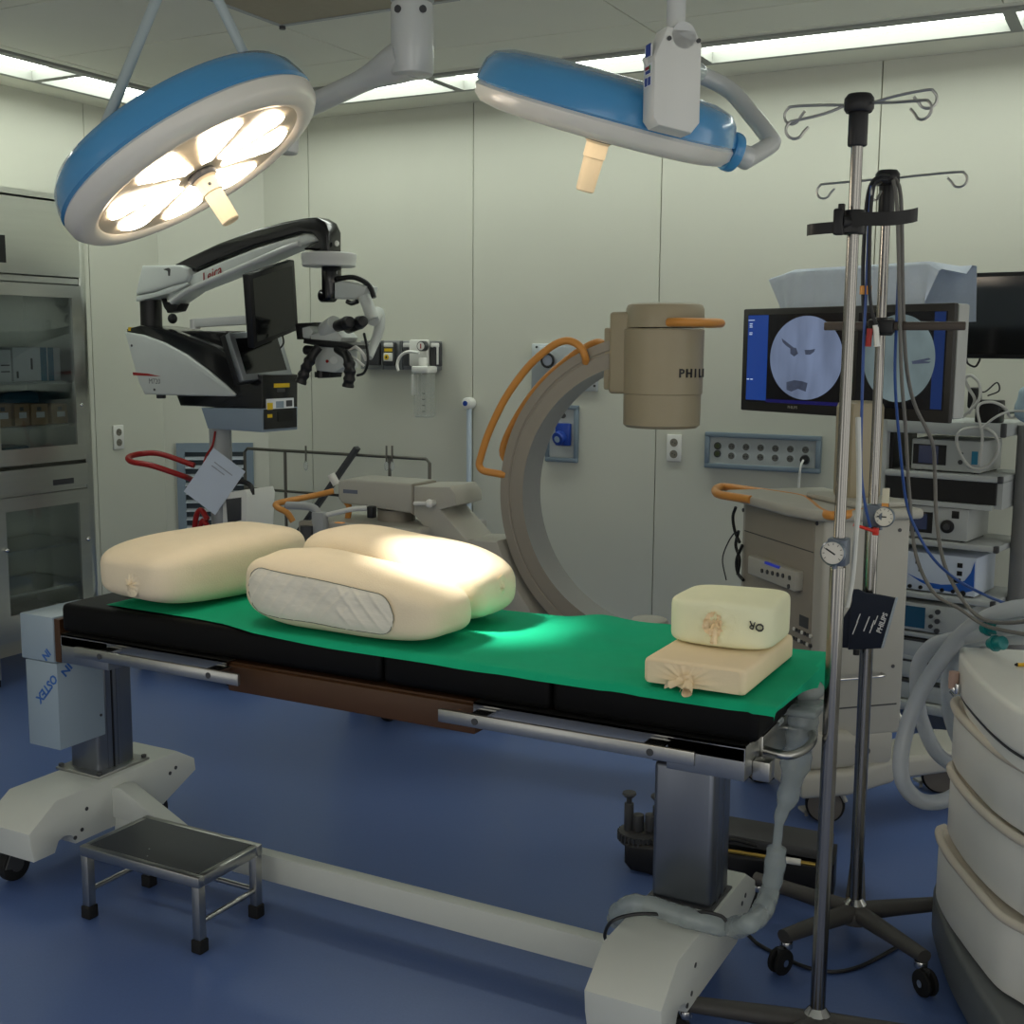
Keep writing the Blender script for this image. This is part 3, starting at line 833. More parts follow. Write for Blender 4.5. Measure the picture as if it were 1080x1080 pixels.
# lower box
b = B(scope_blue, black_gloss, yellow_label, screen_off)
lo = pp((212, 430), (276, 431), (276, 456), (219, 452))
b.prism(lo, -H, H, 0, bev=.004)
x1 = lo[1][0]; z0, z1 = lo[2][1] + .012, lo[1][1] - .004
b.box(x1 - .002, x1 + .004, -H + .012, H - .012, z0, z1, 1)
b.box(x1 + .003, x1 + .005, -H + .03, -H + .06, z0 + .05, z0 + .065, 2)
b.box(x1 + .003, x1 + .006, -.02, H - .04, z0 + .03, z1 - .012, 3)
b.make('power_box', t)
# main housing
b = B(black_gloss)
b.prism(pp((133, 347), (148, 343), (172, 347), (205, 357), (228, 366), (246, 378), (258, 391), (276, 396), (276, 431), (190, 428), (184, 412), (151, 414)), -H, H, 0, bev=.006)
hs = b.make('housing', t)
x1 = pp((276, 410))[0][0]
b = B(yellow_label, paper, dgrey, scope_blue)
zt = P0(276, 402, -H).z
b.one()
b.box(x1, x1 + .0015, -.04, .06, zt - .03, zt - .012, 0); b.box(x1, x1 + .0015, -.02, .03, zt - .05, zt - .034, 2)
b.box(x1, x1 + .0015, -.09, .085, zt - .13, zt - .078, 1); b.box(x1, x1 + .0022, -.085, -.05, zt - .125, zt - .095, 0); b.box(x1, x1 + .0022, -.03, .02, zt - .12, zt - .09, 3); b.box(x1, x1 + .0022, .035, .075, zt - .115, zt - .088, 2)
b.free(); b.make('warning_labels', hs)
b = B(yellow_label); q = P0(136, 347, -H); b.box(q.x - .004, q.x + .012, -H - .001, -H + .03, q.z - .008, q.z + .008); b.make('yellow_tab', hs)
b = B(scope_white, dgrey)
side = [(131, 350), (150, 353), (172, 361), (196, 374), (218, 390), (236, 405), (247.5, 416), (246, 418), (200, 417.5), (152, 416), (146, 404)]
y = -H - .018
b.prism(s.xz(side, y), y, -H + .001, 0, bev=.008, seg=3)
for px, py in ((139, 364.5), (163, 411)): q = P0(px, py, y); b.cyl((q.x, y + .001, q.z), (q.x, y - .002, q.z), .006, n=12, m=1)
sp = b.make('side_panel', t)
b = B(red_plastic, M('grey lettering', (120, 124, 124), .5))
b.prism(s.xz([(140, 392.6), (156, 394), (170, 397), (156, 396.5), (140.6, 395.8)], y), y - .0012, y + .001, 0)
q = P0(162, 400, y)
b.text('M720', .034, Matrix.Translation((q.x + .006, y - .0008, q.z - .010)) @ Matrix.Rotation(pi / 2, 4, 'X'), 1, depth=.0005)
b.make('side_marking', sp)
b = B(dgrey); q = P0(170, 418, -.02); b.cyl((q.x, -.02, q.z - .01), (q.x, -.02, q.z + .02), .022, n=18, bev=.004); b.make('underside_knob', t)
b = B(black_gloss); q0, q1 = P0(185, 366, -.05), P0(240, 349, -.05)
b.prism(s.xz([(184, 349), (238, 349), (240, 352), (238, 369), (222, 371), (186, 358)], -.05), -.05, .08, 0, bev=.008, seg=3); b.make('tray_hood', t)
b = B(scope_blue); b.prism(s.xz([(214, 373), (228, 368), (250, 374), (246, 381), (232, 380)], -.1), -.1, .08, 0, bev=.002); b.make('keyboard_ledge', t)
# neck and arm head
q0, q1 = P0(160, 348), P0(161, 310)
b = B(black); b.cyl((q0.x, 0, q0.z), (q0.x, 0, q1.z), .05, n=30); b.make('neck', t)
b = B(scope_white); b.prism(s.xz([(143, 311), (143, 306), (149, 280), (190, 279.5), (197, 283), (199, 290), (196, 297), (178, 302), (160, 308)], -.075), -.075, .075, 0, bev=.012, seg=3); hd = b.make('arm_head', t)
b = B(scope_white); b.prism(s.xz([(143, 318), (143, 312), (162, 308.5), (180, 302), (197, 297.5), (199, 300), (180, 309), (162, 314)], -.07), -.07, .07, 0, bev=.006); b.make('arm_skirt', t)
b = B(dgrey); b.prism(s.xz([(172, 284), (178, 282.5), (179.5, 284), (179, 291), (177.5, 291), (177, 286)], -.0765), -.077, -.07, 0); b.make('latch_recess', hd)
# boom
b = B(scope_white)
b.prism(s.xz([(178, 309), (196, 300), (197, 291), (232, 276), (268, 262), (300, 252), (322, 246.8), (331, 249), (334, 253.5), (318, 258.5), (300, 265), (240, 291), (200, 307), (180, 321), (176, 316)], -.052), -.052, .052, 0, bev=.012, seg=3); bm_ = b.make('boom_cover', t)
b = B(arm_grey); b.tube([P0(px, py, -.055) for px, py in ((181, 318.5), (200, 305.5), (240, 288.5), (300, 262.5), (316, 257))], .0135, n=12); b.make('cover_lip', bm_)
b = B(red_plastic); q = P0(223, 292, -.054); q2 = P0(236, 287, -.054)
b.text('Leica', .062, Matrix.Translation((q.x, -.0548, q.z + .010)) @ Matrix.Rotation(pi / 2, 4, 'X') @ Matrix.Rotation(.33, 4, 'Z'), depth=.001, shear=.35); b.make('lettering', bm_)
b = B(black_gloss)
b.prism(s.xz([(184, 279), (200, 271), (230, 257), (270, 242), (300, 234), (320, 230), (334, 229), (342, 234), (346.5, 244), (346.5, 266), (334, 266), (334, 263), (341, 262), (322, 264), (320, 262), (336, 254), (330, 247), (318, 246), (268, 260), (232, 274), (199, 289)], -.04), -.045, .045, 0, bev=.010, seg=3); b.make('boom', t)
b = B(white_plastic); q = P0(356.5, 257); b.ball((q.x + .002, -.01, q.z), .01, .01, .012); b.make('indicator', t)
b = B(white_paint); q = P0(347, 275); q0 = P0(347, 281.5)
b.lathe([(.0, .0), (.108, .0), (.113, .005), (.113, .026), (.116, .03), (.116, .052), (.11, .057), (0, .057)], 48, X=Matrix.Translation((q.x, 0, q0.z))); b.make('swivel_ring', t)
q1 = P0(350, 315); b = B(black_gloss); b.cyl((q1.x, 0, q0.z + .002), (q1.x, 0, q1.z), .042, n=28, bev=.004)
b.cyl((q1.x - .048, -.01, q1.z + .012), (q1.x + .02, -.01, q1.z + .012), .028, n=20, bev=.004); b.make('swivel_post', t)
# hanging optics arm
b = B(scope_white)
b.prism(s.xz([(352, 298), (360, 296), (376, 299), (385, 302), (384, 309), (374, 316), (352, 315)], -.045), -.045, .045, 0, bev=.01, seg=3)
b.box(0, .001, 0, .001, 0, .001, X=Matrix.Translation(P0(360, 306)))
b.make('knuckle', t)
b = B(black); b.tube([P0(px, py, -.02) for px, py in ((356, 294), (372, 292.5), (384, 297), (391, 304), (394.5, 314))], .011, n=10); b.tube([P0(px, py, -.03) for px, py in ((366, 318), (371, 320), (377, 318))], .01, n=8); b.make('cable_loop', t)
b = B(scope_white)
b.tube([P0(381, 307, -.01), P0(388, 322, -.02), P0(393, 337, -.02)], .026, n=14, sub=4)
b.tube([P0(393, 337, -.02), P0(399, 330, .06), P0(400, 346, .06), P0(394, 364, .04), P0(389, 377, 0.0)], lambda u: .028 - .012 * u, n=14)
b.make('parallel_arm', t)
b = B(scope_white, black)
b.prism(s.xz([(327, 353), (341, 349), (356, 350), (361, 356), (358, 361), (336, 360), (327, 358)], -.06), -.06, .05, 0, bev=.008)
b.prism(s.xz([(332, 362), (361, 365), (362, 388), (352, 393), (333, 391), (330, 380)], -.05), -.05, .05, 0, bev=.008)
b.prism(s.xz([(320, 357), (365, 361), (372, 364), (366, 368), (340, 366), (319, 362)], -.07), -.07, .06, 1, bev=.006)
b.cyl(P0(339, 392, -.02), P0(339, 398, -.02), .03, n=18, m=1); b.cyl(P0(352, 380, -.055), P0(352, 380, -.06), .016, n=16, m=0)
b.prism(s.xz([(332, 391), (347, 392), (346, 398), (333, 399)], -.05), -.04, .04, 1, bev=.004)
op = b.make('optics_body', t)
b = B(red_plastic); q = P0(345, 381, -.052); b.cyl((q.x, -.054, q.z), (q.x, -.049, q.z), .007, n=12); b.make('red_dot', op)
b = B(scope_white, black)
b.cyl(P0(344, 350, -.02), P0(354, 341, -.05), .042, .036, n=22, bev=.006)
b.make('binocular_tube', op)
b = B(black)
for p0, p1 in (((356, 344, -.07), (366, 340.5, -.12)), ((367, 346, -.03), (379, 340.5, -.09))):
    b.one(); b.cyl(P0(*p0), P0(*p1), .024, .026, n=20, bev=.004); b.cyl(P0(*p1), Vector(P0(*p1)) + (Vector(P0(*p1)) - Vector(P0(*p0))) * .35, .028, .022, n=20, bev=.003); b.free()
b.make('eyepiece', op, split=True)
b = B(scope_white); b.prism(s.xz([(312, 346), (326, 344), (330, 350), (326, 357), (316, 356)], -.04), -.04, .04, 0, bev=.006); b.make('camera_module', op)
b = B(black); b.prism(s.xz([(311, 341), (331, 340), (331, 342), (317, 346), (318, 358), (313, 358)], -.05), -.05, .05, 0, bev=.003); b.make('camera_clamp', op)
def grip(p):
    b = B(black); pts = [P0(*q) for q in p]; b.tube(pts, lambda u: .019 + .003 * sin(u * 40) * (u > .4) + .004 * (u > .4), n=16, sub=8); b.make('handgrip', op)
grip([(336, 366, -.08), (330, 374, -.10), (323, 388, -.12), (317, 404, -.13)])
grip([(356, 368, -.06), (366, 376, -.09), (369, 392, -.10), (367, 408, -.10)])
b = B(black)
b.cyl(P0(322, 369, -.06), P0(331, 370, -.06), .02, n=16, bev=.004); b.make('focus_knob', op)
b = B(black)
b.tube([P0(384, 352, .0), P0(387, 366, -.03), P0(388, 382, -.04), P0(384, 393, -.03), P0(377, 396, -.02)], .006, n=8)
b.make('cable', t)
b = B(white_plastic)
b.tube([P0(364, 372, -.04), P0(374, 366, -.05), P0(382, 372, -.05), P0(386, 380, -.03)], .007, n=8)
b.tube([P0(362, 376, -.04), P0(372, 377, -.05), P0(384, 386, -.03)], .006, n=8); b.make('white_cable', t)
# display on its own arm
def panel(b, X, w, h, th, bez, m_case=0, m_scr=1):
    """flat display: local Z faces the viewer, Y up, centred"""
    b.box(-w / 2, w / 2, -h / 2, h / 2, -th, 0, m_case, bev=.006, X=X)
    b.box(-w / 2 + bez, w / 2 - bez, -h / 2 + bez, h / 2 - bez, -.004, .0012, m_scr, X=X)
q = P0(290, 320, -.1)
nw = s.I.to_3x3() @ Vector((.95, .12, -.09))
X = FZ(q, nw, up=(.0, -.24, 1))
b = B(black, screen_off); panel(b, X, .355, .31, .035, .022); dm = b.make('display', t)
b = B(arm_grey)
zb = P0(205, 340, -.02)
pts = [P0(204, 341, -.02), P0(232, 339.5, -.03), P0(262, 337.5, -.04), P0(268, 337, -.04)]
b.box(0, (pts[-1] - pts[0]).length, -.02, .02, -.018, .018, bev=.005, X=Matrix.Translation(pts[0]) @ frame_z(pts[-1] - pts[0]) @ Matrix.Rotation(-pi / 2, 4, 'Y'))
b.cyl(P0(206, 347, -.02), P0(206, 337, -.02), .024, n=18); b.cyl(P0(267, 341, -.04), P0(267, 317, -.04), .017, n=18)
b.make('display_arm', t)
b = B(black); b.tube([P0(268, 338, -.06), P0(274, 344, -.06), P0(276, 356, -.05)], .008, n=8); b.tube([P0(298, 354, -.08), P0(299, 362, -.08), P0(295, 368, -.08)], .004, n=8); b.make('display_cable', t)
q = P0(276, 374, -.06)
X = FZ(q, s.I.to_3x3() @ Vector((.9, -.12, .3)), up=(-.3, -.05, 1))
b = B(alu, screen_off, black); panel(b, X, .30, .215, .03, .028); b.box(-.15, .15, -.11, .11, -.06, -.03, 2, bev=.004, X=X); b.make('control_screen', t)
# hand switch hanging under the arm
b = B(black)
b.tube([P0(172, 312), P0(176, 324), P0(181, 328)], .012, n=10)
b.prism(s.xz([(172, 318), (187, 323), (190, 320), (186, 328), (176, 330)], -.03), -.03, .03, 0, bev=.004)
b.ball(P0(182, 336, -.02), .022, .022, .024); b.make('release_knob', t)
# foot-switch holder and red cable on the column
b = B(red_plastic)
pts = [P0(203, 506, -.12), P0(190, 501, -.22), P0(160, 491, -.3), P0(139, 487, -.32), P0(136, 482, -.28), P0(150, 478.5, -.2), P0(170, 479, -.16), P0(205, 491, -.1)]
b.tube(pts, .013, n=12); b.make('handrail', t)
b = B(red_plastic); b.tube([P0(227, 455, -.055), P0(224, 470, -.056), P0(217, 482, -.06), P0(215, 494, -.08), P0(216, 520, -.1)], .005, n=8)
b.tube([P0(205, 562, -.09), P0(207, 545, -.1), P0(212, 538, -.1), P0(219, 548, -.1)], .013, n=10); b.tube([P0(210, 560, -.1), P0(214, 549, -.1), P0(220, 556, -.1)], .012, n=10)
b.make('red_cable', t)
b = B(dgrey, white_plastic)
b.prism(s.xz([(238, 520), (262, 516), (264, 522), (262, 560), (238, 562)], -.10), -.12, .06, 1, bev=.006)
b.prism(s.xz([(242, 526), (258, 524), (258, 548), (244, 552)], -.10), -.124, -.1, 0, bev=.003)
b.make('footswitch_holder', t)
b = B(black); b.tube([P0(240, 515, -.08), P0(252, 508, -.09), P0(264, 512, -.08), P0(266, 522, -.08)], .012, n=8); b.make('footswitch_cable', t)
# hanging card
q = P0(226, 508, -.15)
tt = T('instruction_card', 'white card hung at a slant on the microscope column', 'card', s.M @ q)
X = Matrix.Translation((0, 0, 0)) @ Matrix.Rotation(radians(22), 4, 'Z') @ Matrix.Rotation(pi / 2, 4, 'X') @ Matrix.Rotation(radians(-36), 4, 'Z')
b = B(M('pale blue-grey card', (196, 206, 220), .6, 0, .03)); b.box(-.088, .088, -.122, .122, -.004, .0, X=X); b.make('card_sheet', tt, smooth=False)
b = B(M('faint grey print', (150, 156, 166), .6))
for k, (y, w) in enumerate(((.07, .05), (.05, .035))): b.box(-.05, -.05 + 2 * w, y, y + .005, 0, .0006, X=X)
b.make('print_line', tt, split=True)
# ================================================================ steel glass-fronted cabinet against the left wall
cab_steel = M('brushed cabinet steel', (196, 198, 192), .28, 1.0, .06, 50, .04, 260, stretch=(1, .05, 1))
CXF = -4.39
def cp(px, py, dx=0.0): return PX(px, py, CXF + dx)
y1 = cp(97, 480).y + .0; y0 = y1 - 1.14
t = T('steel_cabinet', 'tall stainless steel cabinet with glass doors by the left wall', 'cabinet', (CXF, (y0 + y1) / 2, 0))
s = t; O_ = Vector((CXF, (y0 + y1) / 2, 0))
hw = (y1 - y0) / 2
zt = cp(85, 207).z; zb = cp(0, 671).z
D = .40
def L(px, py, dx=0.0):
    p = cp(px, py, dx) - O_; return p.y, p.z
zA = L(60, 296)[1]            # between the top unit and the glass unit
zM0 = L(40, 489)[1]; zDr = L(50, 517)[1]
b = B(cab_steel)
for a in ((-hw, -hw + .025), (hw - .025, hw)): b.box(-D, 0, a[0], a[1], zb, zt)
for z in (zb, zDr - .01, zM0, zA - .012, zt - .03): b.box(-D, 0, -hw, hw, z, z + .025)
b.box(-D, -D + .012, -hw, hw, zb, zt)
b.make('body', t, smooth=False)
b = B(cab_steel); b.box(-.012, .004, hw - .04, hw, zb, zt, bev=.002); b.box(-.012, .004, -hw, -hw + .04, zb, zt, bev=.002); b.box(-.012, .004, -.02, .02, zb, zA); b.make('front_stile', t)
def shut(name, ya, yb, za, zb_, glass=True, fr=.055):
    b = B(cab_steel)
    if glass:
        b.one(); b.box(-.004, .012, ya, yb, zb_ - fr, zb_); b.box(-.004, .012, ya, yb, za, za + fr); b.box(-.004, .012, ya, ya + fr, za + fr, zb_ - fr); b.box(-.004, .012, yb - fr, yb, za + fr, zb_ - fr); b.free()
    else: b.box(-.004, .012, ya, yb, za, zb_, bev=.002)
    d = b.make(name, t, smooth=False)
    if glass:
        b = B(glass_dark); b.box(.001, .004, ya + fr - .004, yb - fr + .004, za + fr - .004, zb_ - fr + .004); b.make('glass_pane', d, smooth=False)
    return d
yR = L(83, 300)[0]
for ya, yb in ((-hw + .012, -.004), (.004, yR)):
    d = shut('cupboard_door', ya, yb, L(50, 291)[1], L(50, 212)[1], False)
    b = B(black); yy = L(1, 260)[0] if yb > .1 else -.09; b.box(.010, .0135, yy - .05, yy + .012, L(2, 277)[1], L(2, 248)[1]); b.make('recess_handle', d)
    d = shut('glass_door', ya, yb, zM0 + .018, L(50, 300)[1])
    if yb > .1:
        b = B(chrome); q = L(83.5, 427); b.ball((.016, q[0], q[1]), .008); b.make('lock', d)
    d = shut('drawer_front', ya, yb, L(50, 516)[1], L(50, 492)[1], False)
    b = B(dgrey); q = L(65, 508) if yb > .1 else (-.28, L(65, 508)[1]); b.box(.010, .014, q[0] - .06, q[0] + .06, q[1] - .012, q[1] + .014, bev=.002); b.make('cup_handle', d)
    d = shut('lower_glass_door', ya, yb, zb + .02, L(50, 520)[1], True, .06)
    b = B(chrome); q = L(90, 568) if yb > .1 else L(4, 580); b.ball((.02, q[0], q[1]), .011); b.make('knob', d)
sh1, sh2 = L(40, 401, -.2)[1], L(40, 446, -.2)[1]
l1, l2 = L(40, 570, -.2)[1], L(40, 613, -.2)[1]
b = B(cab_steel)
for z in (sh1, sh2, l1, l2): b.box(-D + .02, -.03, -hw + .03, hw - .03, z - .012, z)
b.make('shelf', t, split=True, smooth=False)
b = B(cab_steel, rubber)
for x in (-D + .03, -.03):
    for y in (-hw + .03, hw - .03, 0):
        b.one(); b.box(x - .018, x + .018, y - .018, y + .018, .03, zb, 0); b.cyl((x, y, 0), (x, y, .032), .022, n=14, m=1); b.free()
b.make('leg', t, split=True)
b = B(cab_steel); b.box(-D, 0, -hw, hw, zb - .04, zb); b.make('plinth_rail', t)
# contents
card = M('white carton', (196, 200, 202), .6, 0, .03); teal_p = M('teal carton print', (28, 104, 132), .5, 0, .2, 30); kraft = M('brown carton', (138, 112, 78), .75, 0, .08); ink = M('dark print', (54, 54, 56), .6); teal_wrap = M('teal wrapped pack', (30, 84, 104), .7, 0, .2, 20, .3, 30)
b1 = .34 / 2
def carton(name, label, px0, px1, pyt, dx, zs, depth, mats, prints=(), group=None):
    a, c = cp(px0, pyt, dx), cp(px1, pyt, dx)
    w = (c.y - a.y) / 2
    tt = T(name, label, 'box', (CXF + dx, (a.y + c.y) / 2, zs), 0, group)
    h = (a.z + c.z) / 2 - zs
    b = B(*mats); b.box(-depth, 0, -w, w, 0, h, 0, bev=.002); b.make('carton', tt)
    for nm, m, fa, fb, za, zb2 in prints:
        b = B(mats[m]); b.box(-.001, .0012, -w + 2 * w * fa, -w + 2 * w * fb, h * za, h * zb2); b.make(nm, tt)
carton('supply_box', 'white carton with two teal bands on the upper cabinet shelf', 13, 63, 366.5, -.10, sh1, .2, (card, teal_p, ink), (('teal_band', 1, .57, .70, 0, 1), ('teal_band', 1, .73, .85, 0, 1), ('print_block', 2, .36, .40, .35, .68), ('print_block', 2, .06, .10, .1, .3)), 'cartons on the upper cabinet shelf')
carton('supply_box', 'plain white carton at the frame edge of the upper cabinet shelf', -26, 11, 369, -.09, sh1, .2, (card, ink), (('print_line', 1, .7, .95, .3, .34), ('print_line', 1, .7, .95, .5, .54)), 'cartons on the upper cabinet shelf')
names = ['small brown carton cut by the left edge of the picture, on the second cabinet shelf', 'small brown carton second from the left edge on the cabinet shelf', 'small brown carton third from the left edge on the cabinet shelf', 'small brown carton nearest the cabinet door hinge, on the second shelf']
for (p0, p1), nm in zip(((-6, 11.5), (15, 30.5), (32.5, 50), (55, 71)), names):
    carton('dressing_box', nm, p0, p1, 426, -.08, sh2, .16, (kraft, card, ink), (('label', 1, .3, .8, .35, .62), ('print_mark', 2, .35, .6, .68, .86)), 'small brown cartons on the second cabinet shelf')
def pack(label, px0, px1, pyt, dx, zs, depth, m):
    a, c = cp(px0, pyt, dx), cp(px1, pyt, dx); h = (a.z + c.z) / 2 - zs
    b = B(m); b.ball((0, 0, h / 2), depth / 2, (c.y - a.y) / 2, h / 2, e1=.5, e2=.4, fn=wob(.012, 14, px0)); o = b.make('wrapped_pack', None, sharp=80)
    o.location = (CXF + dx - depth / 2, (a.y + c.y) / 2, zs); tag(o, label, 'pack', 'wrapped packs in the cabinet')
pack('teal wrapped pack behind the brown cartons in the cabinet', 4, 50, 413, -.31, sh2, .08, teal_wrap)
pack('teal pack standing upright behind the carton nearest the cabinet hinge', 50, 66, 408, -.32, sh2, .06, teal_wrap)
zf = zM0 + .025
pack('dark teal pack low in the upper glass cabinet, left of the silvery pack', 4, 34, 470, -.12, zf, .16, teal_wrap)
pack('silvery blue pack in the bottom corner of the upper glass cabinet', 58, 79, 472, -.14, zf, .14, M('silvery blue wrap', (120, 152, 170), .3, .2, .2, 20, .4, 25))

# ================================================================ fittings on the walls
def wthing(name, label, cat, px, py, group=None):
    p = PY(px, py, WY); return T(name, label, cat, (p.x, WY, p.z), 0, group)
lt_grey = M('blue-grey frame enamel', (122, 138, 150), .4, .2, .03)
plate_g = M('light grey face plate', (176, 182, 182), .4, .1, .03)
def outlet_face(b, x, z, r, y, mi, mo):
    b.cyl((x, y, z), (x, y - .004, z), r, n=22, m=mi); b.cyl((x, y - .0035, z), (x, y - .0045, z), r * .72, n=20, m=mo)
    for dx in (-.3, .3): b.cyl((x + dx * r, y - .004, z), (x + dx * r, y - .0052, z), r * .14, n=8, m=2)
def bound(t, x0, y0, x1, y1, y=0): 
    a, c = t.ay(x0, y0, y), t.ay(x1, y1, y); return a.x, c.x, c.z, a.z
# long socket strip
t = wthing('socket_panel', 'long grey wall panel with two rows of round power sockets', 'socket panel', 806, 476)
x0, x1 = t.ay(745, 475, 0).x, t.ay(867, 478, 0).x; z1, z0 = t.ay(806, 457.5, 0).z, t.ay(806, 496, 0).z
b = B(lt_grey); b.one()
for a in ((x0, x1, z1 - .022, z1), (x0, x1, z0, z0 + .022), (x0, x0 + .022, z0 + .02, z1 - .02), (x1 - .022, x1, z0 + .02, z1 - .02)): b.box(a[0], a[1], -.03, 0, a[2], a[3], bev=.004)
b.free(); b.make('frame', t)
b = B(plate_g); b.box(x0 + .015, x1 - .015, -.014, -.002, z0 + .015, z1 - .015); b.make('face_plate', t)
sw = M('olive indicator', (60, 70, 40), .3)
for i in range(6):
    for j in range(2):
        b = B(plate_g, M('socket well', (92, 92, 88), .5) if 'socket well' not in MATS else MATS['socket well'], black)
        x = x0 + (x1 - x0) * (.235 + .127 * i); z = z0 + (z1 - z0) * (.62 if j == 0 else .36)
        b.one(); outlet_face(b, x, z, .021, -.014, 0, 1); b.free(); b.make('socket', t)
b = B(sw, dgrey)
for z in (.62, .40): b.one(); x = x0 + (x1 - x0) * .11; zz = z0 + (z1 - z0) * z; b.cyl((x, -.014, zz), (x, -.018, zz), .017, n=20, m=1); b.cyl((x, -.018, zz), (x, -.021, zz), .011, n=16, m=0); b.free()
b.make('indicator_lamp', t, split=True)
pxl = x0 + (x1 - x0) * (.235 + .127 * 5); zz = z0 + (z1 - z0) * .36
tp = T('power_plug', 'black plug with pale cable in the last socket of the long panel', 'plug', t.M @ Vector((pxl, -.02, zz)))
b = B(black); b.cyl((0, .001, 0), (0, -.03, 0), .022, .017, n=20, bev=.004); b.make('plug_body', tp)
b = B(white_plastic); b.tube([(0, -.028, 0), (-.006, -.045, -.03), (-.012, -.04, -.12), (-.01, -.04, -.4), (-.004, -.045, -.8)], .005, n=8); b.make('cable', tp)
# white duplex outlets
def duplex(t, face):
    b = B(white_plastic, dgrey)
    b.box(-.036, .036, -.011, 0, -.063, .063, 0, bev=.004); b.make('cover_plate', t)
    b = B(M('outlet well', (120, 116, 104), .5) if 'outlet well' not in MATS else MATS['outlet well'], white_plastic, dgrey)
    for z in (-.028, .026): b.one(); b.cyl((0, -.010, z), (0, -.0125, z), .019, n=20); b.cyl((-.006, -.012, z + .003), (-.006, -.0135, z + .003), .003, n=8, m=2); b.cyl((.006, -.012, z - .003), (.006, -.0135, z - .003), .003, n=8, m=2); b.free()
    b.make('socket', t, split=True)
duplex(wthing('wall_outlet', 'small white double wall outlet left of the long socket panel', 'outlet', 711.5, 472.5), 0)
p = PX(124, 461, WX)
duplex(T('wall_outlet', 'small white double wall outlet beside the steel cabinet', 'outlet', (WX, p.y, p.z), pi / 2), 0)
# blue industrial socket
t = wthing('industrial_socket', 'grey wall plate with a blue industrial power socket', 'socket panel', 594, 456)
x0, x1 = t.ay(577, 456, 0).x, t.ay(611, 456, 0).x; z1, z0 = t.ay(594, 427, 0).z, t.ay(594, 487, 0).z
b = B(lt_grey); b.one()
for a in ((x0, x1, z1 - .02, z1), (x0, x1, z0, z0 + .022), (x0, x0 + .02, z0 + .02, z1 - .018), (x1 - .02, x1, z0 + .02, z1 - .018)): b.box(a[0], a[1], -.026, 0, a[2], a[3], bev=.004)
b.free(); b.make('frame', t)
b = B(plate_g); b.box(x0 + .012, x1 - .012, -.012, -.001, z0 + .012, z1 - .012); b.make('face_plate', t)
b = B(blue_plastic); b.box(-.026, .052, -.04, -.012, -.062, .046, bev=.006); b.cyl((.006, -.03, -.02), (-.002, -.062, -.03), .034, n=24, bev=.005); sk = b.make('socket_body', t)
b = B(M('pale label', (150, 170, 190), .5)); b.cyl((-.002, -.061, -.03), (-.003, -.0645, -.031), .016, n=16); b.make('label', sk)
b = B(dgrey); b.cyl((.006, -.012, .082), (.006, -.02, .082), .013, n=16); b.make('switch', t)
# steel control plate behind the C-arm
t = wthing('control_plate', 'shiny steel wall plate with a round dial, partly behind the C-arm', 'wall plate', 598, 387)
x0, x1 = t.ay(562, 387, 0).x, t.ay(632, 387, 0).x; z1, z0 = t.ay(598, 362.5, 0).z, t.ay(598, 412, 0).z
bright_plate = M('bright plate', (206, 212, 216), .3, .75, .03)
b = B(bright_plate); b.box(x0, x1, -.018, 0, z0, z1, bev=.006); b.box(x0 + .015, x1 - .015, -.022, -.017, z0 + .015, z1 - .015, bev=.002); b.make('plate', t)
b = B(black, M('dial face', (150, 156, 170), .3, .3)); q = t.ay(578, 380, -.022); b.lathe([(.026, 0), (.036, 0), (.038, .006), (.034, .010), (.026, .008)], 32, 0, X=Matrix.Translation((q.x, -.022, q.z)) @ Matrix.Rotation(pi / 2, 4, 'X')); b.cyl((q.x, -.021, q.z), (q.x, -.026, q.z), .027, n=28, m=1); b.make('dial', t)
b = B(dgrey)
for px, py in ((566, 366), (627, 407), (566, 408), (616, 402)): q = t.ay(px, py, -.022); b.cyl((q.x, -.02, q.z), (q.x, -.0255, q.z), .006 if px != 616 else .016, n=10)
b.make('screw', t, split=True)
# medical gas rail
t = wthing('gas_panel', 'stainless medical gas outlet panel on the wall behind the microscope head', 'gas panel', 430, 374)
x0, x1 = t.ay(386, 374, 0).x, t.ay(466.5, 374, 0).x; z1, z0 = t.ay(440, 359.5, 0).z, t.ay(440, 390, 0).z
panel_m = M('brushed gas panel', (150, 152, 154), .35, .7, .05)
b = B(panel_m); b.box(x0, x1, -.05, 0, z0, z1, bev=.004); b.make('panel', t)
for i, px in enumerate((396.5, 412.5, 433, 461.5)):
    q = t.ay(px, 374, -.05); w = .034 if i != 3 else .03
    b = B(steel, dgrey, white_plastic, yellow_label, black)
    b.one(); b.box(q.x - w, q.x + w, -.075, -.049, z0 + .02, z1 - .008, 1, bev=.006); b.box(q.x - w + .004, q.x + w - .004, -.078, -.062, z1 - .034, z1 - .010, 2, bev=.006)
    if i == 1: b.box(q.x - .024, q.x + .024, -.077, -.07, z1 - .055, z1 - .04, 3); b.box(q.x - .026, q.x + .026, -.084, -.07, z1 - .105, z1 - .062, 2, bev=.004); b.cyl((q.x - .005, -.084, z1 - .084), (q.x - .005, -.088, z1 - .084), .014, n=16, m=3); b.cyl((q.x - .005, -.087, z1 - .084), (q.x - .005, -.0885, z1 - .084), .006, n=12, m=4)
    if i == 3: b.box(q.x - .006, q.x + .006, -.08, -.07, z0 + .03, z1 - .03, 1); b.box(q.x + .012, q.x + .022, -.08, -.07, z0 + .03, z1 - .03, 2)
    b.free(); b.make('gas_outlet', t)
for k in range(5): pass
b = B(alu)
for px in (404, 423, 424.5): q = t.ay(px, 374, -.05); b.box(q.x - .004, q.x + .004, -.06, -.048, z0, z1)
b.make('divider', t, split=True)
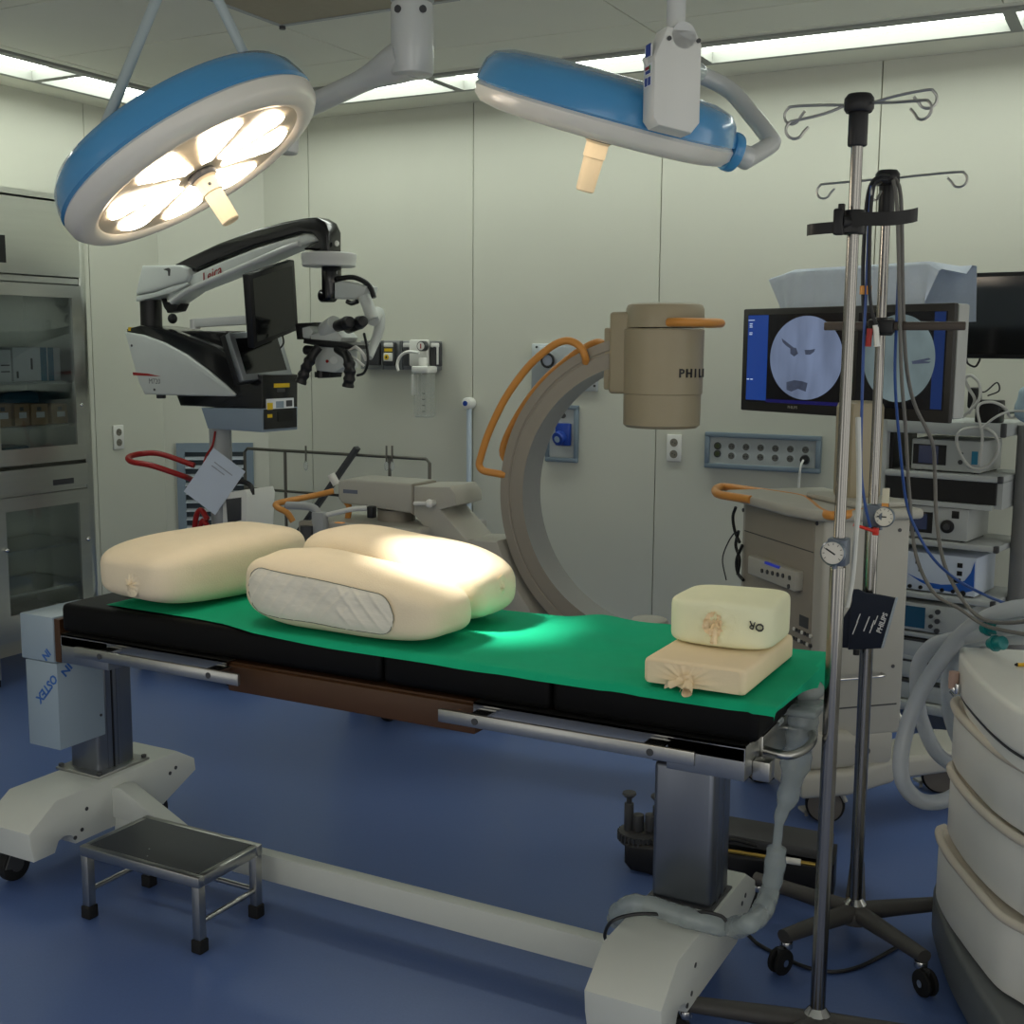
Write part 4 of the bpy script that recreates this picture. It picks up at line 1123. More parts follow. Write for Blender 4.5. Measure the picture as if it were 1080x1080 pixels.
# suction regulator and bottle hanging from it
q = PY(445, 376, WY - .05)
t = T('suction_bottle', 'clear suction bottle and regulator hanging from the wall gas panel', 'suction bottle', (q.x, WY - .09, q.z))
b = B(white_plastic); b.box(-.055, .055, -.0, .036, -.05, .085, bev=.01); reg = b.make('regulator', t)
g = t.ay(444.5, 365, -.03)
b = B(dgrey, white_plastic, red_plastic); b.cyl((g.x, .0, g.z), (g.x, -.035, g.z), .026, n=24, bev=.003); b.cyl((g.x, -.034, g.z), (g.x, -.0365, g.z), .02, n=20, m=1); b.box(g.x - .003, g.x + .003, -.038, -.036, g.z - .012, g.z + .012, 2); b.make('gauge', reg)
z0 = t.ay(447, 440, -.03).z; z1 = t.ay(447, 392, -.03).z
bottle = M('milky clear plastic', (206, 210, 204), .15, 0, .03, trans=.55, alpha=.55)
b = B(bottle); cx0 = t.ay(448, 415, -.03).x; b.box(cx0 - .042, cx0 + .042, -.075, .01, z0, z1, bev=.012, seg=3); b.make('bottle', t)
b = B(white_plastic); b.box(cx0 - .05, cx0 + .048, -.08, .016, z1 - .006, z1 + .028, bev=.008); b.cyl((cx0 - .01, -.03, z1 + .025), (cx0 - .01, -.03, z1 + .07), .022, n=18, bev=.004); b.make('lid', t)
b = B(dgrey)
for k in range(4): b.box(cx0 + .014, cx0 + .03, -.0765, -.0745, z0 + .03 + k * .03, z0 + .034 + k * .03)
b.make('scale_mark', t, split=True)
b = B(white_plastic); a = t.ay(436, 395, -.05); c = t.ay(437, 417, -.05); b.box(c.x - .014, c.x + .014, -.06, -.03, c.z, a.z, bev=.005); b.make('trap', t)
b = B(white_plastic); b.tube([t.ay(px, py, -.05) for px, py in ((442, 372), (430, 371), (422, 376), (419, 384), (420, 391))], .008, n=8); b.make('hose', t)
# wall tube with a blue-centred end
t = wthing('wall_tube', 'white wall-mounted tube ending in a round cap with blue centre', 'pipe', 498, 425)
z0 = t.ay(498, 590, -.03).z
b = B(M('pale blue-white tube', (190, 204, 214), .35)); b.cyl((0, -.03, z0), (0, -.03, 0), .0135, n=18); b.make('tube', t)
b = B(white_plastic); b.cyl((0, -.002, 0), (0, -.062, 0), .029, n=26, bev=.008); cpz = b.make('cap', t)
b = B(blue_plastic); b.cyl((-.004, -.060, 0), (-.004, -.066, 0), .013, n=18); b.make('blue_centre', cpz)
# louvred return-air grille on the splayed corner wall
d_ = Vector((XC - WX, WY - YC, 0)).normalized()
th = atan2(d_.y, d_.x)
t0 = Vector((WX, YC, 0)); n_ = Vector((d_.y, -d_.x, 0))
def on_corner(px, py):
    d = ray(px, py); k = (t0 - CP).dot(n_) / d.dot(n_); return CP + d * k
a, c = on_corner(186, 468), on_corner(267, 466)
cc = mid(a, c); W2 = (c - a).length / 2; H0 = .12; 
t = T('return_air_grille', 'grey louvred air grille low on the splayed corner wall', 'air vent', (cc.x, cc.y, 0), th)
zt = cc.z
b = B(lt_grey); b.one(); b.box(-W2, W2, -.02, 0, zt - .05, zt); b.box(-W2, W2, -.02, 0, H0, H0 + .05); b.box(-W2, -W2 + .045, -.02, 0, H0 + .05, zt - .05); b.box(W2 - .045, W2, -.02, 0, H0 + .05, zt - .05); b.free(); b.make('frame', t, smooth=False)
b = B(M('dark duct', (60, 70, 76), .7)); b.box(-W2 + .04, W2 - .04, -.004, -.001, H0 + .04, zt - .04); b.make('backing', t, smooth=False)
b = B(M('pale louvre', (184, 192, 200), .35, .3, .03)); k = 0; z = zt - .085
while z > H0 + .06:
    X = Matrix.Translation((0, -.014, z)) @ Matrix.Rotation(radians(35), 4, 'X'); b.box(-W2 + .043, W2 - .043, -.014, .014, -.0015, .0015, X=X); z -= .048
b.make('louvre', t, split=True, smooth=False)
# valves low on the wall beside the grille
# thin rail rack in front of the back wall
RY = 5.06
p0, p1 = PY(258, 475, RY), PY(453, 482, RY)
t = T('rail_rack', 'thin dark metal rail rack standing along the back wall', 'rack', ((p0.x + p1.x) / 2, RY, 0))
rk = M('dull dark steel', (104, 102, 96), .35, .85, .05)
l = lambda px, py, y=0: t.ay(px, py, y)
zt = (p0.z + p1.z) / 2; xr = p1.x - (p0.x + p1.x) / 2; xl = -xr
z2 = l(340, 521).z
b = B(rk)
b.tube([(xl, 0, .05), (xl, 0, zt - .02), (xl + .02, 0, zt), (xr - .02, 0, zt), (xr, 0, zt - .02), (xr, 0, .05)], .0085, n=10, sub=1); b.make('top_rail', t)
b = B(rk); b.cyl((xl, 0, z2), (xr, 0, z2), .0075, n=10); b.make('lower_rail', t)
b = B(rk)
for px in (301, 411): x = l(px, 500).x; b.cyl((x, 0, .05), (x, 0, zt), .0085, n=10)
b.make('post', t, split=True)
b = B(rk, rubber)
for x in (xl, xr): b.one(); b.box(x - .02, x + .02, -.2, .2, .03, .055); b.cyl((x, -.18, 0), (x, -.18, .03), .016, n=10, m=1); b.cyl((x, .18, 0), (x, .18, .03), .016, n=10, m=1); b.free()
b.make('foot', t, split=True)
b = B(rk, clear_plastic)
for px in (324, 409, 415):
    b.one(); a = l(px, 474); e = l(px, 487); b.tube([a + Vector((0, -.012, .02)), a + Vector((0, -.012, -.01)), e + Vector((0, -.012, 0))], .005, n=6); b.ball(e + Vector((0, -.012, -.02)), .012, .012, .026, m=1); b.free()
b.make('hook', t, split=True)
a, c = l(377, 472, -.03), l(330, 540, -.03)
b = B(dgrey); X = Matrix.Translation(a) @ frame_z(c - a); b.box(-.02, .02, -.012, .012, 0, (c - a).length * 1.6, bev=.004, X=X); b.make('diagonal_brace', t)
# ================================================================ C-arm X-ray unit
taupe = M('taupe-grey ring enamel', (144, 138, 126), .4, 0, .04)
ring_in = M('grey ring track', (150, 150, 148), .3, .25, .04)
carm_w = M('warm light grey housing', (172, 170, 160), .42, 0, .03)
carm_b = M('beige housing', (156, 146, 122), .42, 0, .03)
SCL = 1.186
C0 = PD(680, 529, 4.15)
t = T('c_arm', 'beige mobile C-arm X-ray unit with orange handles, behind the table', 'x-ray machine', (C0.x, C0.y + .07, 0))
s = t; zc = C0.z; R1 = .478 * SCL
P0 = lambda px, py, y=0.0: s.ay(px, py, y)
a0, a1 = radians(97), radians(268)
prof = [(a * SCL, c * SCL) for a, c in [(-.06, -.078), (.06, -.078), (.06, -.044), (.052, -.04), (.052, -.03), (.06, -.026), (.06, 0), (-.06, 0), (-.06, -.026), (-.0565, -.029), (-.0565, -.033), (-.06, -.036)]]
def ring(u, v):
    a = a0 + (a1 - a0) * u; k = v * len(prof); i = int(k) % len(prof); y, r = prof[i]
    return Vector(((R1 + r) * cos(a), y, zc + (R1 + r) * sin(a)))
tb = bmesh.new(); N = 90; n = len(prof)
V = [[tb.verts.new(((R1 + r) * cos(a0 + (a1 - a0) * i / N), y, zc + (R1 + r) * sin(a0 + (a1 - a0) * i / N))) for y, r in prof] for i in range(N + 1)]
for i in range(N):
    for j in range(n):
        f = tb.faces.new((V[i][j], V[i][(j + 1) % n], V[i + 1][(j + 1) % n], V[i + 1][j])); f.material_index = 1 if j == 0 else 0
tb.faces.new(V[0]); tb.faces.new(V[-1][::-1]); bmesh.ops.recalc_face_normals(tb, faces=tb.faces[:])
b = B(taupe, ring_in); b.put(tb, -1); b.make('ring', t, sharp=30)
# image intensifier
q = P0(699, 385, 0); xi = q.x
zz = lambda py: P0(699, py, -.11).z
r = .112 * SCL
b = B(carm_b)
b.lathe([(0, zz(319)), (r - .02, zz(319)), (r - .006, zz(320.5)), (r, zz(325)), (r + .002, zz(345))], 56, X=Matrix.Translation((xi + .004, 0, 0)))
b.lathe([(r + .002, zz(346.5)), (r + .006, zz(348)), (r + .004, zz(416)), (r + .001, zz(417))], 56, X=Matrix.Translation((xi, 0, 0)))
b.lathe([(r, zz(417)), (r - .001, zz(450)), (r - .012, zz(453)), (0, zz(453))], 56, X=Matrix.Translation((xi, 0, 0)))
ii = b.make('image_intensifier', t)
b = B(carm_b)
xa = P0(642, 385, -.08).x; b.box(xa, xi - .05, -.085, .085, zz(417), zz(328), bev=.012, seg=3)
xb = P0(637, 385, -.06).x; b.box(xb, xa + .02, -.068, .068, zz(413), zz(345), bev=.008); b.make('intensifier_mount', t)
b = B(black)
# lettering wrapped on the drum
word = 'PHILIPS'; zl = zz(394)
for i, chh in enumerate(word):
    a = radians(-42 + i * 12.5)
    X = Matrix.Translation((xi, 0, zl)) @ Matrix.Rotation(a + pi / 2, 4, 'Z') @ Matrix.Translation((0, -(r + .0062), 0)) @ Matrix.Rotation(pi / 2, 4, 'X')
    b.text(chh, .04, X, depth=.0012, bold=.001)
b.make('lettering', ii)
b = B(orange)
zh = zz(340); pts = [Vector((xi + (r + .0) * cos(radians(-62)), (r + .0) * sin(radians(-62)), zh))] + [Vector((xi + .022 + (r + .04) * cos(radians(a)), (r + .03) * sin(radians(a)), zh)) for a in range(-58, 61, 8)] + [Vector((xi + r * cos(radians(62)), r * sin(radians(62)), zh))]
b.tube(pts, .0145, n=12, sub=2); b.make('drum_handle', ii)
# tube head at the bottom of the ring
zt = P0(675, 651, .0).z
b = B(carm_w); b.box(-.13, .13, -.11, .11, zc - R1 - .02, zt - .05, bev=.03, seg=3); b.cyl((0.0, 0, zt - .06), (0.0, 0, zt), .075, .065, n=32, bev=.008); b.make('x_ray_tube', t)
# orange ring handles
b = B(orange)
hp = [(618, 382, -.066), (617, 376, -.085), (613, 367, -.09), (604, 360.5, -.09), (593, 360, -.09), (578, 368, -.09), (556, 388, -.09), (533, 420, -.09), (516, 455, -.09), (507, 482, -.09), (505.5, 491, -.09), (510, 496.5, -.085), (522, 499, -.075), (533, 501, -.062)]
b.tube([P0(*p) for p in hp], .0135, n=12, sub=5); b.make('ring_handle', t)
b = B(orange)
b.tube([P0(*p) for p in ((638, 363, .066), (630, 361, .085), (618, 366, .09), (600, 378, .09), (570, 405, .09), (545, 440, .09), (530, 475, .085), (540, 492, .07))], .0135, n=12, sub=5); b.make('ring_handle', t)
# carriage and elbow
yf = -.1
b = B(carm_w)
pl_ = s.xz([(436, 513), (436, 543), (462, 573), (485, 604), (512, 640), (545, 668), (566, 655), (545, 622), (531, 590), (524, 571), (492, 570), (464, 538), (481, 533), (480, 521), (474, 513.5)], yf)
b.prism(pl_, yf, .1, 0, bev=.006); b.make('ring_carriage', t)
b = B(carm_w); b.prism(s.xz([(356, 508), (366, 505), (434, 510), (434, 542), (360, 531), (356, 526)], yf), yf, .075, 0, bev=.012, seg=3); arm = b.make('cross_arm', t)
b = B(M('grey badge', (98, 104, 120), .4)); b.prism(s.xz([(362, 516), (377, 517), (377, 521), (362, 520)], yf - .0005), yf - .0015, yf + .001); b.make('badge', arm)
b = B(taupe); b.prism(s.xz([(434.5, 511), (436, 511), (436, 543), (434.5, 542)], yf + .004), yf + .004, .07); b.make('joint_ring', t)
b = B(white_plastic); b.tube([P0(355, 511, -.03), P0(349, 500, -.04)], .016, n=12, sub=1); b.make('release_lever', arm)
def lever(px0, py0, px1, py1):
    b = B(white_plastic); p, q = P0(px0, py0, yf - .03), P0(px1, py1, yf - .03)
    b.tube([p, q], .008, n=10, sub=1); b.ball(q, .016); b.cyl(q, q + Vector((0, .035, 0)), .012, n=14); b.make('brake_lever', t)
lever(437, 531, 453, 531); lever(460, 576, 482, 576)
# lift column and deck of the floor stand
zd = P0(400, 552, -.12).z
b = B(dgrey); p = P0(431, 540, 0); b.cyl((p.x, 0, zd - .02), (p.x, 0, p.z), .018, n=16); b.make('brake_cable_post', t)
xl, xr = P0(327, 552, -.16).x, P0(445, 560, -.16).x
b = B(taupe); b.cyl(((xl + xr) / 2 + .04, 0, zd), ((xl + xr) / 2 + .04, 0, P0(400, 535, 0).z), .075, n=30); b.make('lift_column', t)
b = B(carm_w); b.box(xl, xr, -.17, .17, zd - .035, zd, bev=.012, seg=3); b.make('deck', t)
b = B(M('grey body panel', (150, 148, 142), .42)); b.box(xl + .04, xr - .03, -.1, .40, .18, zd - .034, bev=.015); bd = b.make('stand_body', t)
b = B(carm_w); b.box(xl - .02, xr + .1, .06, .36, .09, .19, bev=.02); bs = b.make('floor_base', t)
b = B(rubber, chrome, dgrey)
cpx = PZ(406, 762, 0) - s.e.location
for x, y in ((xl + .03, .34), (xl + .03, .1), (xr + .06, .34), (cpx.x, cpx.y + .03)):
    b.one(); b.cyl((x - .018, y, .05), (x + .018, y, .05), .05, n=24, bev=.008); b.box(x - .024, x + .024, y - .02, y + .02, .06, .1, 1, bev=.004); b.free()
b.make('caster', bs, split=True)
b = B(orange); b.tube([P0(352, 518, .12), P0(330, 523, .06), P0(300, 529, -.08), P0(291, 532, -.13), P0(294, 536, -.15), P0(303, 541, -.15), P0(309, 550, -.14)], .0125, n=12); b.make('push_handle', t)
b = B(orange); b.tube([P0(364, 528, -.05), P0(368, 534, -.06), P0(367, 545, -.06), P0(366, 553, -.06)], .012, n=10); b.make('grip_handle', t)
b = B(grey_paint); b.tube([P0(303, 533, -.19), P0(324, 534, -.19), P0(333, 538, -.19), P0(337, 548, -.19)], .016, n=12); b.box(*(lambda p: (p.x - .03, p.x + .025, -.21, -.17, p.z - .07, p.z + .03))(P0(338, 548, -.19)), bev=.006); b.make('parking_brake', t)
b = B(white_plastic); b.tube([P0(345, 543, -.18), P0(372, 537, -.18), P0(388, 536, -.18)], .01, n=10); b.make('steering_lever', t)
b = B(black); p = P0(391, 538, -.19); b.box(p.x - .012, p.x + .014, -.2, -.17, p.z - .03, p.z + .015, bev=.004); b.make('switch', t)
p = P0(327, 566, -.2); b = B(taupe, dgrey); b.box(p.x - .05, p.x + .03, -.21, -.17, p.z - .06, p.z + .06, 0, bev=.008); b.cyl((p.x - .004, -.215, p.z - .03), (p.x - .004, -.215, p.z + .045), .026, n=20, m=1); b.make('side_holder', t)
# ================================================================ C-arm monitor cart
c = PD(868, 600, 3.65)
t = T('monitor_cart', 'grey monitor cart with orange handle rim behind the green foam block', 'cart', (c.x, c.y, 0), radians(-46))
s = t; P0 = lambda px, py, y=0.0: s.ay(px, py, y)
W = -P0(783, 540).x; DEP = .30
zt = P0(868, 548).z; zb = .30
b = B(carm_w, dgrey); b.box(-W, 0, 0, DEP, zb, zt, 0, bev=.012, seg=3)
for px, py in ((784, 538), (862, 552)): q = P0(px, py); b.cyl((q.x, .001, q.z), (q.x, -.002, q.z), .007, n=12, m=1)
for z in (.52, .95): b.cyl((-.001, .26, z), (.002, .26, z), .006, n=12, m=1)
b.box(-.0005, .0008, .005, DEP - .02, .395, .40, 1)
b.make('body', t)
xa, xb = P0(786.5, 560).x, P0(860, 560).x
b = B(taupe); b.box(xa, xb, -.004, .01, zb + .06, P0(820, 540).z, bev=.003); fp = b.make('front_panel', t)
b = B(dgrey); b.box(xa, xb, -.0048, -.003, P0(820, 583).z + .038, P0(820, 583).z + .041); b.box(-.12, xb - .012, -.0055, -.003, P0(850, 652).z - .03, P0(850, 652).z + .006); b.make('panel_joint', fp, split=True)
q0, q1 = P0(793, 585, -.02), P0(842, 622, -.02)
b = B(carm_w); b.box(q0.x, q1.x, -.035, 0, q1.z - .006, q0.z, bev=.006); un = b.make('control_unit', t)
b = B(M('lit blue display', (20, 24, 90), .3, emit=(40, 60, 190), estr=.3)); a, e = P0(807, 592, -.035), P0(822, 600, -.035); b.box(a.x, e.x, -.037, -.03, e.z, a.z); b.make('display', un)
b = B(dgrey)
for k in range(7):
    px, py = ((804, 602), (809.5, 603.2), (815, 604.5), (820.5, 606), (826, 607.2), (833, 609.5), (832, 618.5))[k]
    q = P0(px, py, -.035); b.cyl((q.x, -.034, q.z), (q.x, -.038, q.z), .0075, n=12)
b.make('key', un, split=True)
b = B(dgrey, white_plastic)
for k in range(14):
    x = -.15 + (k % 7) * .017; z = P0(850, 668).z - .03 * (k // 7)
    b.cyl((x, -.002, z), (x, -.008, z), .006, n=10, m=k % 3 == 0)
b.make('connector', fp, split=True)
# top and orange rim
b = B(carm_w); b.prism([(-W - .015, -.06), (-W - .015, DEP + .02), (.03, DEP + .02), (.035, .02), (.0, -.03), (-.12, -.065)], zt - .004, zt + .03, 0, bev=.012, seg=3, plane='xy')
b.box(-.30, .0, .10, DEP, zt + .03, zt + .05, bev=.01); b.make('top', t)
hz = zt + .018
hp = [(792, 527), (772, 524), (757, 521), (755, 516), (764, 513.5), (790, 517), (820, 521.5), (846, 526), (856, 532), (864, 539), (874, 543.5), (888, 543.5), (905, 541), (925, 538), (938, 536)]
b = B(orange); b.tube([s.az(px, py, hz) for px, py in hp], .014, n=14, sub=4); b.make('handle_rim', t)
# base and casters
w1 = s.az(868, 868, 0); w2 = s.az(990, 835, 0)
b = B(carm_w)
b.box(-W + .03, .0, .02, DEP - .02, .20, zb + .02, bev=.02)
b.prism([(-.16, -.06), (.035, -.06), (.045, .10), (-.02, .30), (-.16, .30)], .125, .21, 0, bev=.02, seg=3, plane='xy')
b.prism([(-.15, -.04), (.02, -.04), (.03, .12), (-.15, .12)], .205, .33, 0, bev=.03, seg=3, plane='xy')
b.prism([(-.16, .2), (-.02, .2), (-.05, .60), (-.10, .72), (-.22, .72), (-.28, .62)], .13, .205, 0, bev=.02, seg=3, plane='xy')
b.prism([(-W + .02, .0), (-W + .16, .0), (-W + .16, .3), (-W + .02, .3)], .13, .205, 0, bev=.02, seg=3, plane='xy')
b.make('base', t)
b = B(rubber, M('grey wheel disc', (118, 112, 104), .5), carm_w)
def bigwheel(x, y, r, ang):
    d = Vector((cos(ang), sin(ang), 0)) * .022; c_ = Vector((x, y, r))
    b.one(); b.cyl(c_ - d, c_ + d, r, n=40, bev=.01); b.cyl(c_ - d * 1.12, c_ + d * 1.12, r * .86, n=36, m=1)
    n_ = Vector((-sin(ang), cos(ang), 0))
    b.tube([c_ + d * 1.5 + n_ * r * cos(a) * 1.08 + Vector((0, 0, r * sin(a) * 1.08)) for a in [radians(k) for k in range(20, 150, 15)]], .007, n=8, m=2, sub=1)
    q = c_ - n_ * (r * .9) - d * 1.2; b.box(q.x - .02, q.x + .02, q.y - .02, q.y + .02, r * .35, r * .5, 2); b.cyl((q.x, q.y, r * .05), (q.x, q.y, r * .4), .006, n=8, m=2)
    b.cyl((x, y, r * 1.6), (x, y, r * 2.1), .02, n=14, m=2); b.free()
bigwheel(w1.x - .01, w1.y + .01, .062, radians(-30)); bigwheel(w2.x, w2.y, .062, radians(-30)); bigwheel(-W + .09, .06, .062, radians(-30)); bigwheel(-W + .09, .24, .062, radians(-30))
b.make('caster', t, split=True)
# mast
m0 = PD(897, 380, 3.95); ml = s.l(m0)
b = B(carm_b); b.box(-.21, -.10, .14, .26, zt + .04, 1.34, bev=.02); b.make('mast', t)
b = B(black)
for k, pts in enumerate((((776, 535), (773, 545), (775, 560), (780, 572)), ((779, 560), (776, 575), (780, 590), (778, 606)), ((783, 575), (777, 590), (778, 604), (784, 612)))): b.tube([P0(px, py, -.01) for px, py in pts], .006, n=6)
b.tube([P0(px, py, -.01) for px, py in ((776, 560), (768, 572), (762, 590), (766, 612))], .0025, n=6)
b.make('hanging_cable', t)
b = B(dgrey, chrome); q = s.ax(905, 787, .0); b.cyl((0, q.y, q.z), (.05, q.y, q.z), .012, n=12); b.tube([(0, .0, .5), (.03, .02, .5), (.03, .2, .5), (0, .22, .5)], .004, n=8, m=1); b.make('side_fitting', t)
b = B(white_plastic); b.tube([s.az(px, py, z) for px, py, z in ((912, 792, .16), (925, 782, .19), (938, 764, .24), (945, 752, .26), (949, 756, .25), (956, 770, .2))], .008, n=8)
b.tube([s.az(px, py, z) for px, py, z in ((915, 792, .10), (940, 794, .1), (960, 790, .1), (970, 800, .06), (978, 806, .03))], .006, n=8); b.make('white_cable', t)

# ---------------------------------------------------------------- twin monitors
t = T('twin_monitor', 'pair of X-ray monitors side by side showing round grey images', 'monitor', (m0.x, m0.y, 0), radians(-28))
s = t; P0 = lambda px, py, y=0.0: s.ay(px, py, y)
case_m = M('black-brown monitor bezel', (38, 36, 34), .45, 0, .06)
xl, xm, xr = P0(782.5, 380).x, P0(897, 380).x, P0(1004, 380).x
zt, zb = P0(897, 322.5).z, P0(897, 440).z
b = B(case_m, M('pale monitor side', (170, 172, 168), .4))
b.box(xl, xm - .003, 0, .02, zb, zt, 0, bev=.005); b.box(xm + .003, xr, 0, .02, zb, zt, 0, bev=.005)
b.make('bezel', t, split=True)
b = B(MATS['pale monitor side']); b.box(xr - .02, xr + .001, .021, .075, zb + .012, zt - .002, 0, bev=.008); b.box(xl + .01, xm - .02, .021, .07, zb + .02, zt - .01, 0, bev=.01); b.box(xm + .02, xr - .02, .021, .07, zb + .02, zt - .01, bev=.01); b.make('rear_housing', t, split=True)
b = B(carm_b); b.box(-.30, .1, .07, .10, zb + .08, zb + .2, bev=.01); b.box(-.12, -.02, .075, .115, zb - .06, zb + .12, bev=.01); b.make('bracket', t)
def emis(name, rgb, k, nscale=0, lo=.35, stretch=None):
    m = M(name, (8, 9, 12), .25, 0, .02)
    nt = m.node_tree; bs = nt.nodes['Principled BSDF']
    bs.inputs['Emission Strength'].default_value = k
    if nscale:
        tc = nt.nodes.new('ShaderNodeTexCoord'); mp = nt.nodes.new('ShaderNodeMapping'); mp.inputs['Scale'].default_value = stretch or (1, 1, 1)
        nz = nt.nodes.new('ShaderNodeTexNoise'); nz.inputs['Scale'].default_value = nscale; nz.inputs['Detail'].default_value = 3
        rp = nt.nodes.new('ShaderNodeValToRGB'); cl = lin(rgb)
        rp.color_ramp.elements[0].position = .3; rp.color_ramp.elements[1].position = .7
        rp.color_ramp.elements[0].color = tuple(v * lo for v in cl[:3]) + (1,); rp.color_ramp.elements[1].color = cl
        nt.links.new(tc.outputs['Object'], mp.inputs[0]); nt.links.new(mp.outputs[0], nz.inputs['Vector']); nt.links.new(nz.outputs['Fac'], rp.inputs[0]); nt.links.new(rp.outputs[0], bs.inputs['Emission Color'])
    else: bs.inputs['Emission Color'].default_value = lin(rgb)
    return m
scr_black = emis('lit black screen', (6, 6, 10), .6)
scr_blue = emis('blue screen panel', (24, 54, 120), .8)
scr_blue2 = emis('dim blue screen panel', (16, 38, 84), .7)
xray = emis('grey x-ray image', (116, 130, 158), .75, 7, .5, (1.4, 1, .35))
xray2 = emis('greenish x-ray image', (112, 128, 130), .7, 7, .45, (1, 1, .6))
xdark = emis('dark x-ray feature', (70, 78, 98), .6, 30, .6)
scr_txt = emis('screen lettering', (200, 214, 235), .8)
navy = emis('navy screen edge', (22, 20, 80), .6)
y = -.002
x0, x1 = P0(788, 380).x, P0(890, 380).x; z1, z0 = P0(840, 331).z, P0(840, 426).z
b = B(scr_black, scr_blue, navy); b.one(); b.box(x0, x1, y, .004, z0, z1, 0); bx1 = P0(809.5, 380).x; b.box(x0 + .002, bx1, y - .0006, 0, z0 + .006, z1 - .002, 1); b.box(bx1, x1, y - .0005, 0, z0, z0 + .012, 2); b.free(); sc = b.make('left_screen', t, smooth=False)
cx = P0(850, 378).x; cz = P0(850, 377.5).z; r = (z1 - z0) * .462
b = B(xray); b.cyl((0, y - .0014, 0), (0, 0, 0), r, n=64, X=Matrix.Translation((cx, 0, cz)) @ Matrix.Diagonal((1.15, 1, 1, 1))); b.make('left_x_ray_image', sc)
b = B(xdark)
blobs = [[(825, 357), (829, 360), (834, 364), (838, 367), (836, 369), (830, 365), (826, 361)], [(834, 366), (840, 367), (842, 373), (838, 376), (834, 373)], [(849, 369), (855, 369), (860, 368), (859, 371), (855, 374), (850, 374)], [(830, 403), (838, 401), (846, 402), (852, 404), (850, 413), (842, 410), (835, 413), (830, 411)]]
for poly in blobs: b.prism(s.xz(poly, y), y - .0024, y, 0)
b.make('dark_shape', sc, split=True)
b = B(scr_txt)
for x_, w, zz_ in ((.004, .030, .018), (.010, .014, .030), (.010, .013, .036), (.010, .014, .042), (.010, .015, .062), (.010, .014, .068)): b.box(x0 + x_, x0 + x_ + w, y - .0012, y, z1 - zz_ - .002, z1 - zz_)
for x_ in (.004, .022): b.box(x0 + x_, x0 + x_ + .012, y - .0012, y, z0 + .078, z0 + .081)
b.make('screen_text', sc, split=True)
b = B(M('faint bezel lettering', (150, 148, 140), .5)); q = P0(836, 426.5); b.text('PHILIPS', .014, Matrix.Translation((q.x, -.0006, P0(836, 425.5).z - .014)) @ Matrix.Rotation(pi / 2, 4, 'X')); b.make('bezel_lettering', t)
x0, x1 = P0(904, 380).x, P0(997, 380).x; z1, z0 = P0(950, 329).z, P0(950, 431).z
b = B(scr_black, scr_blue2); b.one(); b.box(x0, x1, y, .004, z0, z1, 0); b.box(P0(984, 380).x, x1 - .004, y - .0006, 0, z0 + .004, z1 - .002, 1); b.free(); sc = b.make('right_screen', t, smooth=False)
cx = P0(948, 378).x; cz = P0(948, 378).z; r = (z1 - z0) * .455
b = B(xray2); b.cyl((cx, y - .0014, cz), (cx, 0, cz), r, n=64); b.make('right_x_ray_image', sc)
b = B(xdark); b.prism(s.xz([(962, 381), (980, 377.5), (982, 379), (975, 381), (982, 381.5), (980, 383), (963, 384)], y), y - .0024, y, 0); b.make('dark_shape', sc)
# cloth over the top
cl = M('pale blue-white non-woven cloth', (206, 218, 232), .8, 0, .05, 20, .2, 60, sheen=.2)
a, e = P0(834, 284, .08), P0(978, 275, .08)
top_z = lambda x: a.z + (e.z - a.z) * (x - a.x) / (e.x - a.x)
t2 = T('dust_cloth', 'pale blue-white cloth draped over the back of the twin monitors', 'cloth', (m0.x, m0.y, zt), radians(-28))
def drape(u, v):
    # u along width with flared wings, v from back over the top to the front
    xw = a.x - .11 + (e.x + .04 - a.x + .11) * u
    wing = max(0, (a.x - xw) / .11, (xw - e.x) / .04)
    tz = top_z(min(max(xw, a.x), e.x))
    prof = ((.30, zt - .05), (.28, tz - .01), (.10, tz), (.084, tz - .01), (.08, zt + .0))
    k = v * (len(prof) - 1); i = min(int(k), len(prof) - 2); f = k - i
    yy = prof[i][0] * (1 - f) + prof[i + 1][0] * f; zz = prof[i][1] * (1 - f) + prof[i + 1][1] * f
    zz -= .035 * wing * (v > .3) * (1 - v * .5)
    xw2 = xw if v < .75 else xw + ((.075 if xw < a.x else -.06) * wing * (v - .75) / .25)
    yy += .006 * noise.noise((xw * 14, v * 3, 1)) + .004 * sin(xw * 70) * v + .02 * wing * (v - .5)
    return Vector((xw2, yy, zz - zt))
b = B(cl); b.grid(drape, 60, 28, thick=.0015); b.make('cloth_sheet', t2, sharp=80)
# ================================================================ endoscopy tower
c = PD(993, 500, 4.6)
t = T('equipment_tower', 'grey shelved equipment tower behind the drip stands at the right', 'equipment rack', (c.x, c.y, 0), radians(-10))
s = t; P0 = lambda px, py, y=0.0: s.ay(px, py, y)
tw = M('tower enamel', (172, 176, 174), .42, 0, .03); dv = M('device grey', (168, 172, 170), .42, 0, .03)
hw = .223; DP = .34
zs = [P0(993, 499).z, P0(993, 571).z, P0(993, 628).z]
b = B(tw, dgrey)
def shelf(z, th=.024, lip=True):
    b.one(); b.box(-hw, hw, 0, DP, z - th, z, 0, bev=.005); b.box(hw - .016, hw + .002, -.002, .02, z - th - .001, z + .001, 1, bev=.003); b.free()
for z in zs: shelf(z)
shelf(P0(1030, 446).z, .05)
zlow = P0(960, 690).z; shelf(zlow)
b.make('shelf', t, split=True)
b = B(black, tw); z = zs[0] - .024; b.one(); b.box(-hw + .01, hw - .02, .004, DP - .02, z - .085, z - .001, 0); b.box(-hw, hw - .03, -.004, .01, z - .105, z - .086, 1); b.box(hw - .03, hw, .02, DP, z - .10, z, 1); b.free(); b.make('keyboard_drawer', t)
b = B(tw, black)
